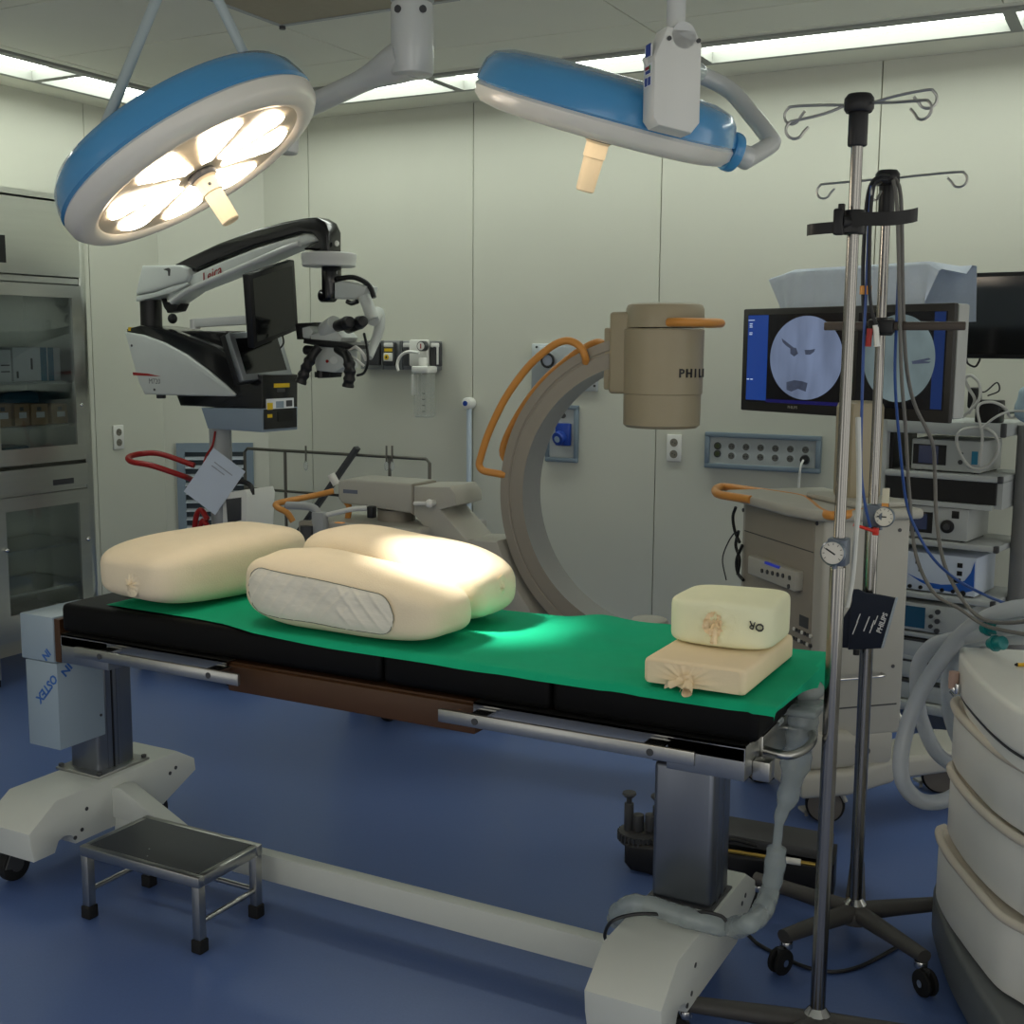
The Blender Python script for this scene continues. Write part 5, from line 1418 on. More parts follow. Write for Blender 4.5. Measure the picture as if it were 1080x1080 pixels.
b.one(); b.box(-hw - .035, -hw - .003, .02, DP, .09, 1.26, 0, bev=.006); b.free(); b.box(-hw - .002, -hw + .012, .05, DP - .03, zs[2] + .03, 1.2, 1)
b.make('side_post', t, split=True)
b = B(M('back post grey', (118, 118, 116), .45)); b.cyl((hw + .045, .17, .1), (hw + .045, .17, 1.22), .045, n=28); b.make('rear_post', t)
b = B(tw, dgrey)
zd = [(.30, .37), (.215, .285), (.13, .20)]
for z0, z1 in zd: b.one(); b.box(-hw, hw, .0, DP, z0, z1, 0, bev=.005); b.box(-hw + .02, hw - .02, -.002, .004, z1 - .004, z1 + .004, 1); b.free()
b.make('drawer', t, split=True)
b = B(tw); b.box(-hw - .03, hw + .06, -.02, DP + .03, .085, .125, bev=.01); bs = b.make('base', t)
b = B(rubber, dgrey)
for x in (-hw, hw + .02):
    for y in (.02, DP - .02): b.one(); b.cyl((x - .015, y, .04), (x + .015, y, .04), .04, n=18); b.box(x - .02, x + .02, y - .015, y + .015, .05, .09, 1); b.free()
b.make('caster', bs, split=True)
def device(name, label, px0, px1, pyt, zshelf, y0, dep, mat):
    a, e = P0(px0, pyt, y0), P0(px1, pyt, y0)
    w = (e.x - a.x) / 2; h = (a.z + e.z) / 2 - zshelf - .004
    tt = T(name, label, 'medical device', s.M @ Vector(((a.x + e.x) / 2, y0, zshelf)), radians(-10), 'devices on the equipment tower')
    b = B(mat, dgrey); b.box(-w, w, 0, dep, .006, h, 0, bev=.005)
    for x in (-w + .02, w - .02):
        for y in (.02, dep - .02): b.cyl((x, y, 0), (x, y, .007), .01, n=10, m=1)
    b.make('case', tt); return tt, w, h
scr = M('device display', (30, 36, 52), .2, 0, .05, emit=(40, 48, 74), estr=.25)
# camera unit
tt, w, h = device('camera_unit', 'grey device with dark display on the upper shelf of the tower', 962, 1036, 463, zs[0], .03, .26, dv)
b = B(black, scr); b.one(); b.box(-w + .008, -w + .135, -.003, .004, h * .22, h * .84, 0); b.box(-w + .03, -w + .105, -.0045, 0, h * .26, h * .8, 1); b.free(); b.make('display', tt, smooth=False)
b = B(dgrey)
for x, z, r in ((w - .075, .35, .009), (w - .07, .62, .004)): b.cyl((x, 0, h * z), (x, -.006, h * z), r, n=14)
b.make('knob', tt, split=True)
b = B(M('teal print', (40, 120, 150), .5)); b.box(w - .035, w - .012, -.0012, 0, h * .3, h * .7); b.make('port_label', tt)
# light source
tt, w, h = device('light_source', 'grey light source with a round black knob on the middle shelf', 944, 1022, 533, zs[1], .01, .26, dv)
b = B(black, scr); b.one(); b.box(-w + .035, -w + .15, -.003, .004, h * .2, h * .82, 0); b.box(-w + .042, -w + .13, -.0045, 0, h * .3, h * .76, 1); b.free(); b.make('display', tt, smooth=False)
b = B(black, dgrey); b.cyl((w - .075, 0, h * .45), (w - .075, -.012, h * .45), .026, n=28, bev=.003); b.cyl((w - .075, -.011, h * .45), (w - .075, -.02, h * .45), .012, n=20, m=1); b.make('knob', tt)
b = B(black); b.box(w - .062, w - .034, -.0012, 0, h * .70, h * .92, bev=.0002, X=Matrix.Rotation(0, 4, 'Y')); b.make('emblem', tt)
# blue and white unit
bw = M('bluish white fascia', (196, 206, 220), .4, 0, .03); bl = M('blue swoosh', (36, 92, 180), .4, 0, .04)
tt, w, h = device('shaver_console', 'white console with a blue swoosh on the tower, above the teal-screened device', 943, 1031, 583, zs[2], .015, .24, bw)
b = B(bl); pts = [(-.10, .44), (-.06, .34), (-.02, .27), (.03, .25), (.08, .30), (.115, .42), (.135, .62), (.148, .92), (.150, .2), (.12, .13), (.06, .10), (0, .14), (-.05, .26)]
b.prism([(x * w / .155, z * h) for x, z in pts], -.0015, .001, 0); b.make('swoosh', tt)
b = B(black, bl, red_plastic)
for x, z, a_, c_, m in ((-.132, .78, .022, .03, 1), (-.134, .55, .01, .018, 2), (-.108, .56, .008, .02, 0), (.098, .78, .02, .018, 0), (.098, .58, .02, .018, 0), (.09, .40, .028, .018, 0), (-.055, .56, .01, .014, 0), (-.07, .75, .006, .016, 0)):
    b.box(x - a_ / 2, x + a_ / 2, -.002, 0, z * h - c_ / 2, z * h + c_ / 2, m)
for k in range(6): b.cyl((-.132 + k * .042, 0, h * .12), (-.132 + k * .042, -.006, h * .12), .008, n=10)
b.cyl((.115, 0, h * .1), (.115, -.008, h * .1), .011, n=14)
b.free(); b.make('key', tt, split=True)
# teal screened unit below
zlow2 = P0(975, 668).z
tt, w, h = device('pump_unit', 'grey device with a dark teal screen low on the tower beside the navy cuff', 943, 1022, 637, zlow2, -.0, .24, dv)
b = B(M('dark teal display', (10, 34, 48), .2, 0, .04, emit=(14, 50, 70), estr=.3)); b.box(-w + .022, -w + .125, -.002, .002, h * .16, h * .88); b.make('display', tt)
b = B(dgrey)
for x, z, r in ((.005, .62, .008), (.005, .28, .008), (.03, .8, .01), (.03, .48, .01), (.03, .15, .01)): b.cyl((x, 0, h * z), (x, -.01, h * z), r, n=14)
b.make('knob', tt, split=True)
b = B(tw); b.box(-hw, hw, .0, DP, zlow2 - .02, zlow2 - .0005, bev=.004); b.make('lower_shelf', t)
tt, w, h = device('recorder_unit', 'dark device with small blue lights under the teal-screened device', 940, 1015, 672, zlow, .01, .24, black)
b = B(M('blue light', (30, 60, 150), .3, emit=(40, 90, 220), estr=.5), M('amber light', (150, 90, 40), .3, emit=(220, 120, 40), estr=.3))
for x, z, m in ((-.01, .6, 0), (-.01, .35, 0), (-.10, .3, 1)): b.box(x - .006, x + .006, -.0015, 0, h * z - .005, h * z + .005, m)
b.make('indicator', tt, split=True)
# tower monitor
q = s.ay(1060, 330, -.05)
tt = T('tower_monitor', 'large black switched-off monitor above the tower, cut by the right edge', 'monitor', s.M @ Vector((q.x, -.05, 0)), radians(-10))
a, e = tt.ay(1017.5, 288, 0), tt.ay(1022, 378, 0)
X = Matrix.Translation((a.x + .25, 0, (a.z + e.z) / 2)) @ Matrix.Rotation(pi / 2, 4, 'X')
b = B(black, screen_off); panel(b, X, .50, a.z - e.z, .03, .016); b.make('display', tt)
b = B(dgrey); b.box(.05, .15, .03, .07, e.z + .08, e.z + .2, bev=.006); b.cyl((.1, .06, (a.z + e.z) / 2), (.14, .2, (a.z + e.z) / 2 - .1), .02, n=14); b.cyl((.14, .2, 1.22), (.14, .2, (a.z + e.z) / 2), .02, n=14); b.make('mount', tt)
b = B(black); b.tube([(a.x + .02, .01, e.z), (a.x + .025, .02, e.z - .02), (a.x + .05, .02, e.z - .03), (a.x + .065, .01, e.z - .015), (a.x + .07, .01, e.z)], .004, n=6); b.make('cable', tt)
# things on top of the tower
ztop = P0(1030, 446).z
def tower_cable(label, pts, r, m, y=-.0, nm='cable', grp='cables on the equipment tower'):
    b = B(m); P = [s.ay(px, py, yy) for px, py, yy in pts]; o = P[0].copy()
    b.tube([p - o for p in P], r, n=8); ob = b.make(nm, None); ob.location = s.M @ o; ob.rotation_euler = (0, 0, radians(-10)); tag(ob, label, 'cable', grp)
pale = M('pale cable', (176, 176, 170), .45, 0, .03)
coil = []
for k in range(40):
    a_ = k / 40 * 2 * pi * 3.2; coil.append((1031 + (22 + 2 * sin(k)) * cos(a_), 470 + 22 * sin(a_) - 3 * cos(k), -.03 + .004 * (k % 4)))
tower_cable('coil of pale cable hung in front of the upper tower shelf', coil, .0055, pale, nm='cable_coil')
coil = [(1015, 440, .0), (1024, 432, -.01), (1033, 420, -.01), (1033, 405, 0), (1024, 396, 0), (1018, 400, .0), (1022, 410, .0), (1028, 422, .0), (1022, 436, .02)]
tower_cable('short pale cable loop beside the twin monitor edge', coil, .006, pale, nm='cable_coil')
tower_cable('pale cable drooping across the top of the tower', [(1033, 490, -.03), (1036, 460, -.03), (1031, 430, -.02), (1045, 424, .0), (1060, 430, .02), (1066, 440, .05), (1078, 436, .05)], .0055, pale)
tower_cable('pale cable running off to the right edge above the coil', [(1035, 452, -.03), (1050, 440, -.02), (1066, 434, 0), (1090, 434, 0)], .0045, pale)
q = s.ay(1045, 416, .02)
tt = T('power_adapter', 'small black adapter lying on top of the tower', 'adapter', s.M @ Vector((q.x, .05, ztop)), radians(-10))
b = B(black); b.box(-.055, .035, -.03, .04, 0, .085, bev=.006); b.box(-.09, -.05, -.02, .04, .05, .13, bev=.01); b.make('case', tt)
b = B(black); b.tube([(.03, 0, .05), (.06, -.01, .04), (.1, 0, .045), (.14, .02, .05)], .004, n=6); b.tube([(-.06, 0, .12), (-.03, 0, .115), (.01, 0, .15), (.02, 0, .12), (-.02, 0, .1)], .003, n=6); b.make('cable', tt)
q = s.ay(1080, 425, .05)
tt = T('tubing_bag', 'pale blue-grey pouch at the right edge on top of the tower', 'pouch', s.M @ Vector((q.x + .03, .06, ztop)), radians(-10))
b = B(M('pale blue pouch', (150, 172, 184), .5, 0, .06, 20, .3, 20)); b.ball((0, 0, .07), .06, .04, .072, e1=.7, e2=.7, fn=wob(.012, 20, 2)); b.make('pouch', tt, sharp=80)
# ================================================================ drip stands
leg_dark = M('dark grey coated leg', (70, 68, 66), .55, 0, .06)
pole_m = M('satin steel pole', (148, 146, 142), .2, 1.0, .03)
def drip_stand(label, foot, top_px, split_py, hooks, leg_angles, r0, r1, legR):
    z0 = .1
    top = PY(*top_px, foot.y)
    t = T('drip_stand', label, 'drip stand', (foot.x, foot.y, 0), 0, 'drip stands')
    tp = Vector((top.x - foot.x, 0, top.z))
    at = lambda z: Vector((tp.x * (z - z0) / (tp.z - z0), 0, z))
    zs_ = PY(top_px[0], split_py, foot.y).z
    b = B(pole_m); b.cyl(at(z0 - .03), at(zs_), r0, n=24); b.make('lower_pole', t)
    b = B(pole_m); b.cyl(at(zs_), at(tp.z - .02), r1, n=24); b.make('upper_pole', t)
    b = B(chrome); b.lathe([(.03, .075), (.032, .085), (.026, .092), (.028, .1), (.018, .112), (r0, .114)], 28); b.make('collar', t)
    b = B(black); b.cyl(at(tp.z - .075), at(tp.z - .0), .0185, n=20, bev=.003); b.lathe([(0, 0), (.024, 0), (.028, .006), (.028, .026), (.022, .034), (0, .034)], 24, X=Matrix.Translation(at(tp.z - .012)))
    b.make('hook_head', t)
    b = B(steel)
    for (a, L, up, cl) in hooks:
        d = Vector((cos(a), sin(a), 0)); n = Vector((-sin(a), cos(a), 0)); h = at(tp.z + .004)
        R = .017
        pts = [h + d * .02, h + d * L * .55 + Vector((0, 0, up * .6)), h + d * L + Vector((0, 0, up))]
        c_ = pts[-1] + Vector((0, 0, -R))
        for k in range(1, 8): th = radians(90 - k * 36); pts.append(c_ + d * R * cos(th) + Vector((0, 0, R * sin(th))))
        pts.append(c_ - d * R * 1.5 + Vector((0, 0, R * .3)))
        b.tube(pts, .0028, n=8, sub=3)
    b.make('hook', t, split=True)
    b = B(leg_dark); b.one()
    b.lathe([(0, .095), (.03, .095), (.046, .085), (.05, .07), (.045, .055), (0, .05)], 24)
    for a in leg_angles:
        d = Vector((cos(a), sin(a), 0))
        b.tube([d * .02 + Vector((0, 0, .078)), d * legR * .5 + Vector((0, 0, .085)), d * legR + Vector((0, 0, .092))], lambda u: .027 - .008 * u, n=12, flat=.85)
    b.free(); b.make('star_base', t)
    for a in leg_angles:
        d = Vector((cos(a), sin(a), 0)); n = Vector((-sin(a), cos(a), 0)); e = d * (legR - .012)
        b = B(rubber, chrome, dgrey)
        w = e + d * .02 + Vector((0, 0, .032))
        b.cyl(w - n * .016, w - n * .004, .032, n=22, m=0, bev=.005); b.cyl(w + n * .004, w + n * .016, .032, n=22, m=0, bev=.005); b.cyl(w - n * .018, w + n * .018, .009, n=12, m=1)
        b.box(-.018, .018, -.005, .005, .02, .066, 2, X=Matrix.Translation(e + d * .01) @ Matrix.Rotation(a, 4, 'Z'))
        b.cyl(e + Vector((0, 0, .06)), e + Vector((0, 0, .078)), .016, n=16, m=1, bev=.003)
        b.make('caster', t)
    return t, at, tp
f1 = PZ(862, 1068, .1)
p1, at1, tp1 = drip_stand('tallest steel drip stand, nearest the camera, at the foot of the table', f1, (906, 112), 600,
                          [(radians(172), .135, .010, 1), (radians(204), .12, -.03, 1), (radians(16), .125, .022, 1), (radians(-20), .135, -.012, 1)], [radians(a) for a in (198, 255, 312, 10)], .016, .0115, .29)
f2 = PZ(902, 952, .1)
p2, at2, tp2 = drip_stand('shorter steel drip stand behind the tallest one, with cables over its top', f2, (936, 190), 548,
                          [(radians(178), .15, -.004, 1), (radians(2), .16, .006, 1), (radians(250), .05, -.02, 1)], [radians(a) for a in (173, 245, 317, 33, 101)], .0165, .0115, .275)
# black cable holder arms on the near stand
z = PY(905, 236, f1.y).z
b = B(black); b.one()
c_ = at1(z); b.cyl(c_ - Vector((0, 0, .02)), c_ + Vector((0, 0, .026)), .022, n=20, bev=.003)
pp_ = lambda px, py, dy: p1.ay(px, py, dy)
b.free(); b.one()
def strap(pts, h):
    P = catmull(pts, 5)
    b.grid(lambda u, v: (lambda k: P[min(int(k), len(P) - 1)])(u * (len(P) - 1)) + Vector((0, 0, h * (v - .5))), len(P) - 1, 2, thick=.006)
strap([pp_(898, 232, -.025), pp_(915, 231, -.03), pp_(940, 230.5, -.03), pp_(960, 228, -.02), pp_(968, 226, -.005)], .026)
b.free(); b.one(); strap([pp_(905, 237, -.02), pp_(890, 239, -.03), pp_(872, 240.5, -.03), pp_(856, 242, -.02), pp_(851, 243, -.005)], .022)
b.free(); b.one(); q = pp_(886, 234, -.03); b.cyl(q, pp_(898, 235, -.01), .014, n=14); b.box(q.x - .012, q.x + .008, q.y - .01, q.y + .01, q.z - .025, q.z + .025, bev=.004); b.box(q.x - .004, q.x + .008, q.y - .006, q.y + .006, q.z + .02, q.z + .034, bev=.002)
b.free(); b.make('cable_holder', p1, split=True)
# brown strap bar on the far stand
z = PY(928, 345, f2.y).z
b = B(M('dark brown bar', (66, 58, 52), .4, .3, .05), black)
b.one(); b.box(-.135, .19, -.026, -.016, z - .008, z + .012, 0, bev=.003); b.free(); b.one(); b.cyl((.0, 0, z - .02), (.0, 0, z + .022), .024, n=18, m=1, bev=.004); b.box(-.03, .03, -.034, -.006, z - .016, z + .018, 1, bev=.005); b.free()
b.make('clamp_bar', p2, split=True)
# dial gauges
def gauge(label, px, py, base, pos_y, needle):
    q = PY(px, py, pos_y)
    d = (CP - q); d.z = 0; d.normalize()
    t = T('pressure_gauge', label, 'gauge', q, 0, 'dial gauges on the drip stands')
    X = frame_z(d + Vector((-.25, 0, .05)))
    b = B(M('gauge body', (120, 130, 140), .3, .7) if 'gauge body' not in MATS else MATS['gauge body']); b.lathe([(0, -.022), (.016, -.022), (.022, -.014), (.025, 0), (.0255, .006), (.0225, .008)], 30, X=X); b.make('case', t)
    b = B(M('gauge face', (214, 210, 200), .5) if 'gauge face' not in MATS else MATS['gauge face']); b.cyl((0, 0, 0), (0, 0, .0065), .0222, n=30, X=X); fc = b.make('dial', t)
    b = B(black); b.box(-.0015, .0015, -.006, .016, .006, .0075, X=X @ Matrix.Rotation(needle, 4, 'Z'))
    for k in range(9):
        a = radians(-130 + k * 32); b.box(-.0006, .0006, .016, .020, .0062, .0070, X=X @ Matrix.Rotation(a, 4, 'Z'))
    b.make('needle', fc)
    b = B(M('clamp block', (104, 112, 124), .4, .4) if 'clamp block' not in MATS else MATS['clamp block']); l = base - q; b.cyl(Vector((0, 0, 0)), Vector((l.x, l.y, 0)) * .92, .013, n=14); b.box(l.x - .02, l.x + .02, l.y - .02, l.y + .02, -.03, .026, bev=.005); b.cyl((l.x * .3, l.y * .3, -.012), (l.x * .3, l.y * .3, -.034), .005, n=10); b.make('clamp', t)
z1 = PY(880, 583, f1.y).z; z2 = PY(932, 545, f2.y).z
w1_ = p1.M @ at1(z1); w2_ = p2.M @ at2(z2)
gauge('round pressure gauge clamped to the tallest drip stand', 879, 583, w1_, f1.y - .035, radians(60))
gauge('round pressure gauge on the shorter drip stand, above the navy cuff', 933, 545, w2_, f2.y - .03, radians(90))
b = B(M('bright red clip', (206, 48, 36), .4)); q = p2.ay(900, 553.5, -.05); e = p2.ay(924, 561, -.03)
b.tube([q, p2.ay(912, 557, -.045), e], .004, n=8); b.box(e.x - .008, e.x + .006, e.y - .006, e.y + .006, e.z - .008, e.z + .01, bev=.002); b.make('red_clip', p2)
b = B(M('paper tag', (206, 200, 180), .6), orange); q = p2.ay(934, 528, -.03); b.box(q.x - .008, q.x + .008, q.y - .003, q.y + .003, q.z - .02, q.z + .03, 0); b.box(q.x - .008, q.x + .008, q.y - .0036, q.y + .0036, q.z - .02, q.z - .006, 1); b.make('paper_tag', p2)
# clear tube strapped to the near stand
b = B(M('milky tube', (196, 198, 192), .3, 0, .03)); b.tube([p1.ay(px, py, .022) for px, py in ((905, 440), (906, 520), (903, 560), (899, 610), (893, 640))], .0055, n=8); b.make('drain_tube', p1)
# navy cuff
cuff_m = M('navy cuff fabric', (20, 28, 46), .8, 0, .1, 60, .15, 300)
q = PY(914, 655, f2.y - .03)
t = T('pressure_cuff', 'navy blood pressure cuff with white print hanging on the shorter drip stand', 'cuff', q)
s = t
pts = s.xz([(900, 621), (906, 621), (914, 624.5), (930, 627), (945.5, 630), (930, 683), (912, 684), (895, 684.5)], 0)
b = B(cuff_m); b.prism(pts, -.012, 0, 0, bev=.004)
b.prism(s.xz([(897, 640), (902, 622), (903, 684), (884, 682), (873, 672), (876, 662), (884, 660)], .016), .004, .02, 0, bev=.006)
b.make('cuff_wrap', t)
b = B(M('pale cuff edge', (160, 170, 182), .6)); b.prism(s.xz([(944.5, 630.5), (946.5, 631), (931.5, 683.5), (929.5, 683)], -.012), -.0135, -.001, 0); b.make('edge_strip', t)
b = B(M('white cuff print', (206, 208, 210), .6))
X = lambda px, py, a: Matrix.Translation(Vector(s.ay(px, py, -.0124))) @ Matrix.Rotation(pi / 2, 4, 'X') @ Matrix.Rotation(radians(a), 4, 'Z')
b.one(); b.text('PHILIPS', .0165, X(930.5, 657, 74), depth=.0004, bold=.0004); b.free()
for px, py, L in ((914, 658, .020), (920.5, 658, .010), (919, 663, .012), (924, 654, .012), (905.5, 652, .012), (902, 662, .018)): b.one(); b.box(-L, L, -.0012, .0012, 0, .0005, X=X(px, py, 72)); b.free()
b.make('print', t, split=True)
b = B(black); q = s.ay(903, 688, .0); b.cyl((q.x, 0, q.z + .008), (q.x, 0, q.z - .006), .008, n=12); b.make('hose_stub', t)
# cables hanging from the stands
def cable(label, pts, r, m, nm='cable', grp='cables hanging on the drip stands'):
    P = [PY(px, py, y) for px, py, y in pts]; o = P[0].copy(); b = B(m); b.tube([p - o for p in P], r, n=8, sub=7); ob = b.make(nm, None); ob.location = o; tag(ob, label, 'cable', grp); return ob
ck = M('black cable sheath', (30, 31, 34), .4, 0, .05); cb_ = M('blue cable sheath', (40, 74, 140), .4, 0, .05); cg = M('grey cable sheath', (104, 102, 98), .5, 0, .04)
y2 = f2.y
cable('black cable arching over the shorter stand and down its left side', [(938, 186, y2 - .03), (928, 186, y2 - .05), (919, 194, y2 - .05), (914, 215, y2 - .05), (911, 260, y2 - .05), (910, 300, y2 - .05), (912, 340, y2 - .05), (918, 352, y2 - .05)], .0045, ck)
cable('second black cable close beside it on the left of the shorter stand', [(936, 189, y2 - .045), (926, 190, y2 - .06), (921, 200, y2 - .06), (918, 230, y2 - .06), (917, 300, y2 - .06), (920, 330, y2 - .06), (926, 345, y2 - .06)], .0042, ck)
cable('blue cable hanging straight down between the two stands', [(919, 196, y2 - .055), (916, 240, y2 - .055), (914, 300, y2 - .055), (911, 360, y2 - .055), (909, 430, y2 - .055), (908, 490, y2 - .05), (912, 530, y2 - .05), (918, 556, y2 - .04)], .0036, cb_)
cable('dark cable falling right of the shorter stand, then across the tower to the right edge', [(944, 188, y2 - .03), (949, 200, y2 - .04), (951, 230, y2 - .04), (952, 300, y2 - .02), (954, 360, y2), (958, 400, y2 + .05), (966, 430, y2 + .1), (983, 466, y2 + .15), (986, 500, y2 + .2), (988, 550, y2 + .2), (996, 595, y2 + .1), (1015, 632, y2), (1035, 652, y2 - .1), (1060, 657, y2 - .3), (1092, 654, y2 - .5)], .0046, cg)
cable('second dark cable from the shorter stand, curling down over the white hoses', [(942, 190, y2 - .045), (945, 205, y2 - .05), (947, 240, y2 - .05), (949, 330, y2 - .04), (951, 400, y2), (955, 450, y2 + .05), (959, 520, y2 + .1), (966, 585, y2 + .1), (985, 625, y2), (1012, 642, y2 - .05), (1040, 660, y2 - .15), (1090, 671, y2 - .5)], .0044, cg)
cable('blue cable slanting across the white console to the right', [(949, 260, y2 - .03), (946, 330, y2 - .02), (944, 400, y2), (949, 470, y2 + .05), (956, 530, y2 + .1), (968, 562, y2 + .1), (985, 590, y2 + .1), (1010, 612, y2 + .05), (1040, 628, y2), (1062, 637, y2 - .1)], .0036, cb_)
for px, nm in ((909.5, 'left'), (916.5, 'right')):
    q = PY(px, 306, y2 - .055); b = B(orange); b.cyl((0, 0, -.01), (0, 0, .01), .0062, n=10); ob = b.make('cable_sleeve', None); ob.location = q
    tag(ob, 'amber sleeve on the %s cable of the pair between the drip stands' % ('outer' if nm == 'left' else 'inner'), 'cable sleeve', 'amber cable sleeves')
q = PY(923, 352, y2 - .06)
t = T('cable_connector', 'white and red cable plug hanging against the shorter stand clamp', 'connector', q)
b = B(white_plastic, red_plastic); b.cyl((0, 0, .02), (.006, 0, -.03), .007, n=12); b.cyl((-.012, -.004, .012), (-.014, -.004, -.03), .007, n=12, m=1); b.make('plug', t)
# ================================================================ white curved cart at the right edge
an = PZ(1010, 690, .78)
t = T('anaesthesia_cart', 'white curved anaesthesia cart with stacked drawers at the right edge', 'medical cart', (an.x, an.y, 0), radians(-72.8))
s = t
aw = M('anaesthesia white', (222, 222, 216), .38, 0, .03); ac = M('anaesthesia cream lip', (206, 198, 184), .42, 0, .03); ag = M('anaesthesia grey base', (96, 100, 102), .45, 0, .04)
def outline(pxs, z, back=.56, near=.86):
    P = [s.az(px, py, z) for px, py in pxs]
    pts = [(p.x, p.y) for p in P]
    last = pts[-1]; k = (pts[-1][1] - pts[-2][1]) / max(1e-3, pts[-1][0] - pts[-2][0]); k = max(-.12, min(.12, k))
    pts.append((near, last[1] + k * (near - last[0]))); pts += [(near, back), (pts[0][0] + .05, back), (pts[0][0], back - .05)]
    return pts
def smooth_poly(pts, sub=4):
    P = catmull([(x, y, 0) for x, y in pts[:-3]], sub); return [(p.x, p.y) for p in P] + pts[-3:]
lid = smooth_poly(outline([(1012.5, 681), (1012, 686), (1014, 693), (1019, 701), (1026, 709), (1037, 720), (1048, 730), (1064, 742), (1080, 751), (1110, 766), (1150, 782)], .78))
ins = lambda poly, d: [(x + d, y + d) if i < len(poly) - 4 else (x, y) for i, (x, y) in enumerate(poly)]
b = B(aw, ac); b.prism(lid, .685, .78, 0, bev=.012, seg=3, plane='xy'); top = b.make('top_lid', t)
b = B(aw); b.prism(ins(lid, .012), .655, .69, 0, plane='xy'); b.make('neck', t)
b = B(dgrey, aw); b.prism(ins(lid, .004), .682, .6855, 0, plane='xy'); b.make('lid_gap', t)
for z1, z0, pxs in ((.655, .505, [(1011, 735), (1007, 738), (1010, 747), (1018, 757), (1032, 771), (1050, 787), (1066, 798), (1080, 806), (1110, 823), (1150, 840)]),
                    (.505, .335, [(1008, 802), (1003, 806), (1006, 815), (1016, 829), (1030, 845), (1046, 860), (1064, 874), (1080, 884), (1110, 902), (1150, 920)]),
                    (.33, .155, [(997, 870), (991, 873), (993, 884), (1003, 901), (1018, 920), (1036, 941), (1056, 962), (1080, 976), (1110, 992), (1150, 1010)])):
    ol = smooth_poly(outline(pxs, z1))
    b = B(aw); b.prism(ol, z0 + .004, z1 - .012, 0, bev=.008, plane='xy'); dr = b.make('drawer', t)
    P = [Vector((x, y, z1 - .008)) for x, y in ol[:-3]]
    b = B(ac); b.tube(P, .011, n=10, sub=1); b.prism(ins(ol, .006), z1 - .014, z1 - .004, 0, plane='xy'); b.make('drawer_lip', dr)
base = smooth_poly(outline([(990, 945), (984, 952), (985, 965), (992, 990), (1003, 1018), (1020, 1050), (1034, 1075), (1050, 1100)], .10, near=.86))
b = B(ag); b.prism(base, .035, .152, 0, bev=.014, seg=3, plane='xy'); b.make('base', t)
b = B(rubber)
for x, y in ((.06, .12), (.06, .48), (.75, .12), (.75, .48)): b.cyl((x - .02, y, .036), (x + .02, y, .036), .036, n=20)
b.make('caster', t, split=True)
b = B(M('pinkish fitting', (190, 160, 146), .4), chrome, dgrey)
q = s.az(1011, 718, .72)
b.one(); b.cyl((q.x - .005, q.y - .01, .74), (q.x - .005, q.y - .01, .70), .012, n=14); b.cyl((q.x - .005, q.y - .01, .70), (q.x, q.y, .69), .015, n=14, m=1); b.box(q.x + .02, q.x + .035, q.y - .012, q.y, .695, .72, 1, bev=.003); b.free()
b.make('port_fitting', t)
# brown card and yellow pencil on the lid
q = s.az(1071, 716, .7806)
t2 = T('card', 'brown card lying on the white cart lid at the right edge', 'card', s.M @ q, radians(-72.8))
pz = lambda px, py, z: t2.az(px, py, z)
pts = [pz(px, py, .7806) for px, py in ((1054, 704), (1098, 703), (1098, 748), (1080, 731))]
b = B(M('kraft card', (190, 156, 112), .7)); b.prism([(p.x, p.y) for p in pts], 0, .0016, 0, plane='xy'); ob = b.make('card_sheet', t2, smooth=False)
a, e = PZ(1073, 701, .786), PZ(1096, 701, .786)
t3 = T('pencil', 'yellow pencil lying on the white cart lid behind the brown card', 'pencil', a)
b = B(M('pencil yellow', (216, 168, 30), .4), black); l = e - a; b.cyl((0, 0, 0), l, .0045, n=8); b.cyl(-l.normalized() * .006, (0, 0, 0), .002, .0046, n=8, m=1); b.make('pencil_body', t3)
# breathing hoses
hm = M('milky ribbed hose', (206, 212, 218), .3, 0, .03, trans=.35, alpha=.88)
def hose(label, pts, r):
    P = [PD(px, py, d) for px, py, d in pts]; o = P[0].copy(); b = B(hm); b.tube([p - o for p in P], r, n=16, sub=34, rib=.022); ob = b.make('breathing_hose', None, sharp=60); ob.location = o; tag(ob, label, 'hose', 'milky breathing hoses'); return ob
hose('milky ribbed hose sweeping lowest, almost to the floor beside the white cart', [(1090, 640, 2.6), (1062, 644, 2.7), (1035, 655, 2.8), (1012, 672, 2.9), (992, 697, 2.95), (972, 728, 2.98), (957, 765, 3.0), (950, 800, 3.0), (953, 826, 3.0), (968, 843, 3.02), (988, 846, 3.06), (1008, 838, 3.12), (1020, 820, 3.2)], .0195)
hose('milky ribbed hose in the tighter loop left of the white cart', [(1092, 656, 2.62), (1064, 662, 2.72), (1034, 668, 2.82), (1006, 674, 2.96), (984, 681, 3.02), (970, 698, 3.06), (967, 722, 3.08), (970, 752, 3.1), (980, 780, 3.12), (990, 796, 3.14), (1003, 806, 3.2)], .0185)
hose('milky ribbed hose dropping close behind the white cart corner', [(1094, 671, 2.66), (1060, 672, 2.82), (1030, 675, 2.96), (1010, 688, 3.04), (1001, 712, 3.1), (1000, 740, 3.12), (1006, 768, 3.16), (1016, 790, 3.2)], .0185)
for label, px, py, d in (('teal hose cuff on the upper hose behind the white cart lid', 1041, 662, 2.78), ('teal hose cuff resting lower, at the back of the white cart lid', 1048, 678, 2.74)):
    a = PD(px - 5, py + 1, d); e = PD(px + 11, py, d - .04)
    b = B(M('teal connector', (20, 112, 112), .35) if 'teal connector' not in MATS else MATS['teal connector']); l = e - a; b.cyl((0, 0, 0), l, .013, .016, n=20, bev=.004); b.cyl(l * .35, l * .5, .0185, n=20); ob = b.make('hose_connector', None); ob.location = a; tag(ob, label, 'hose connector', 'teal hose connectors')
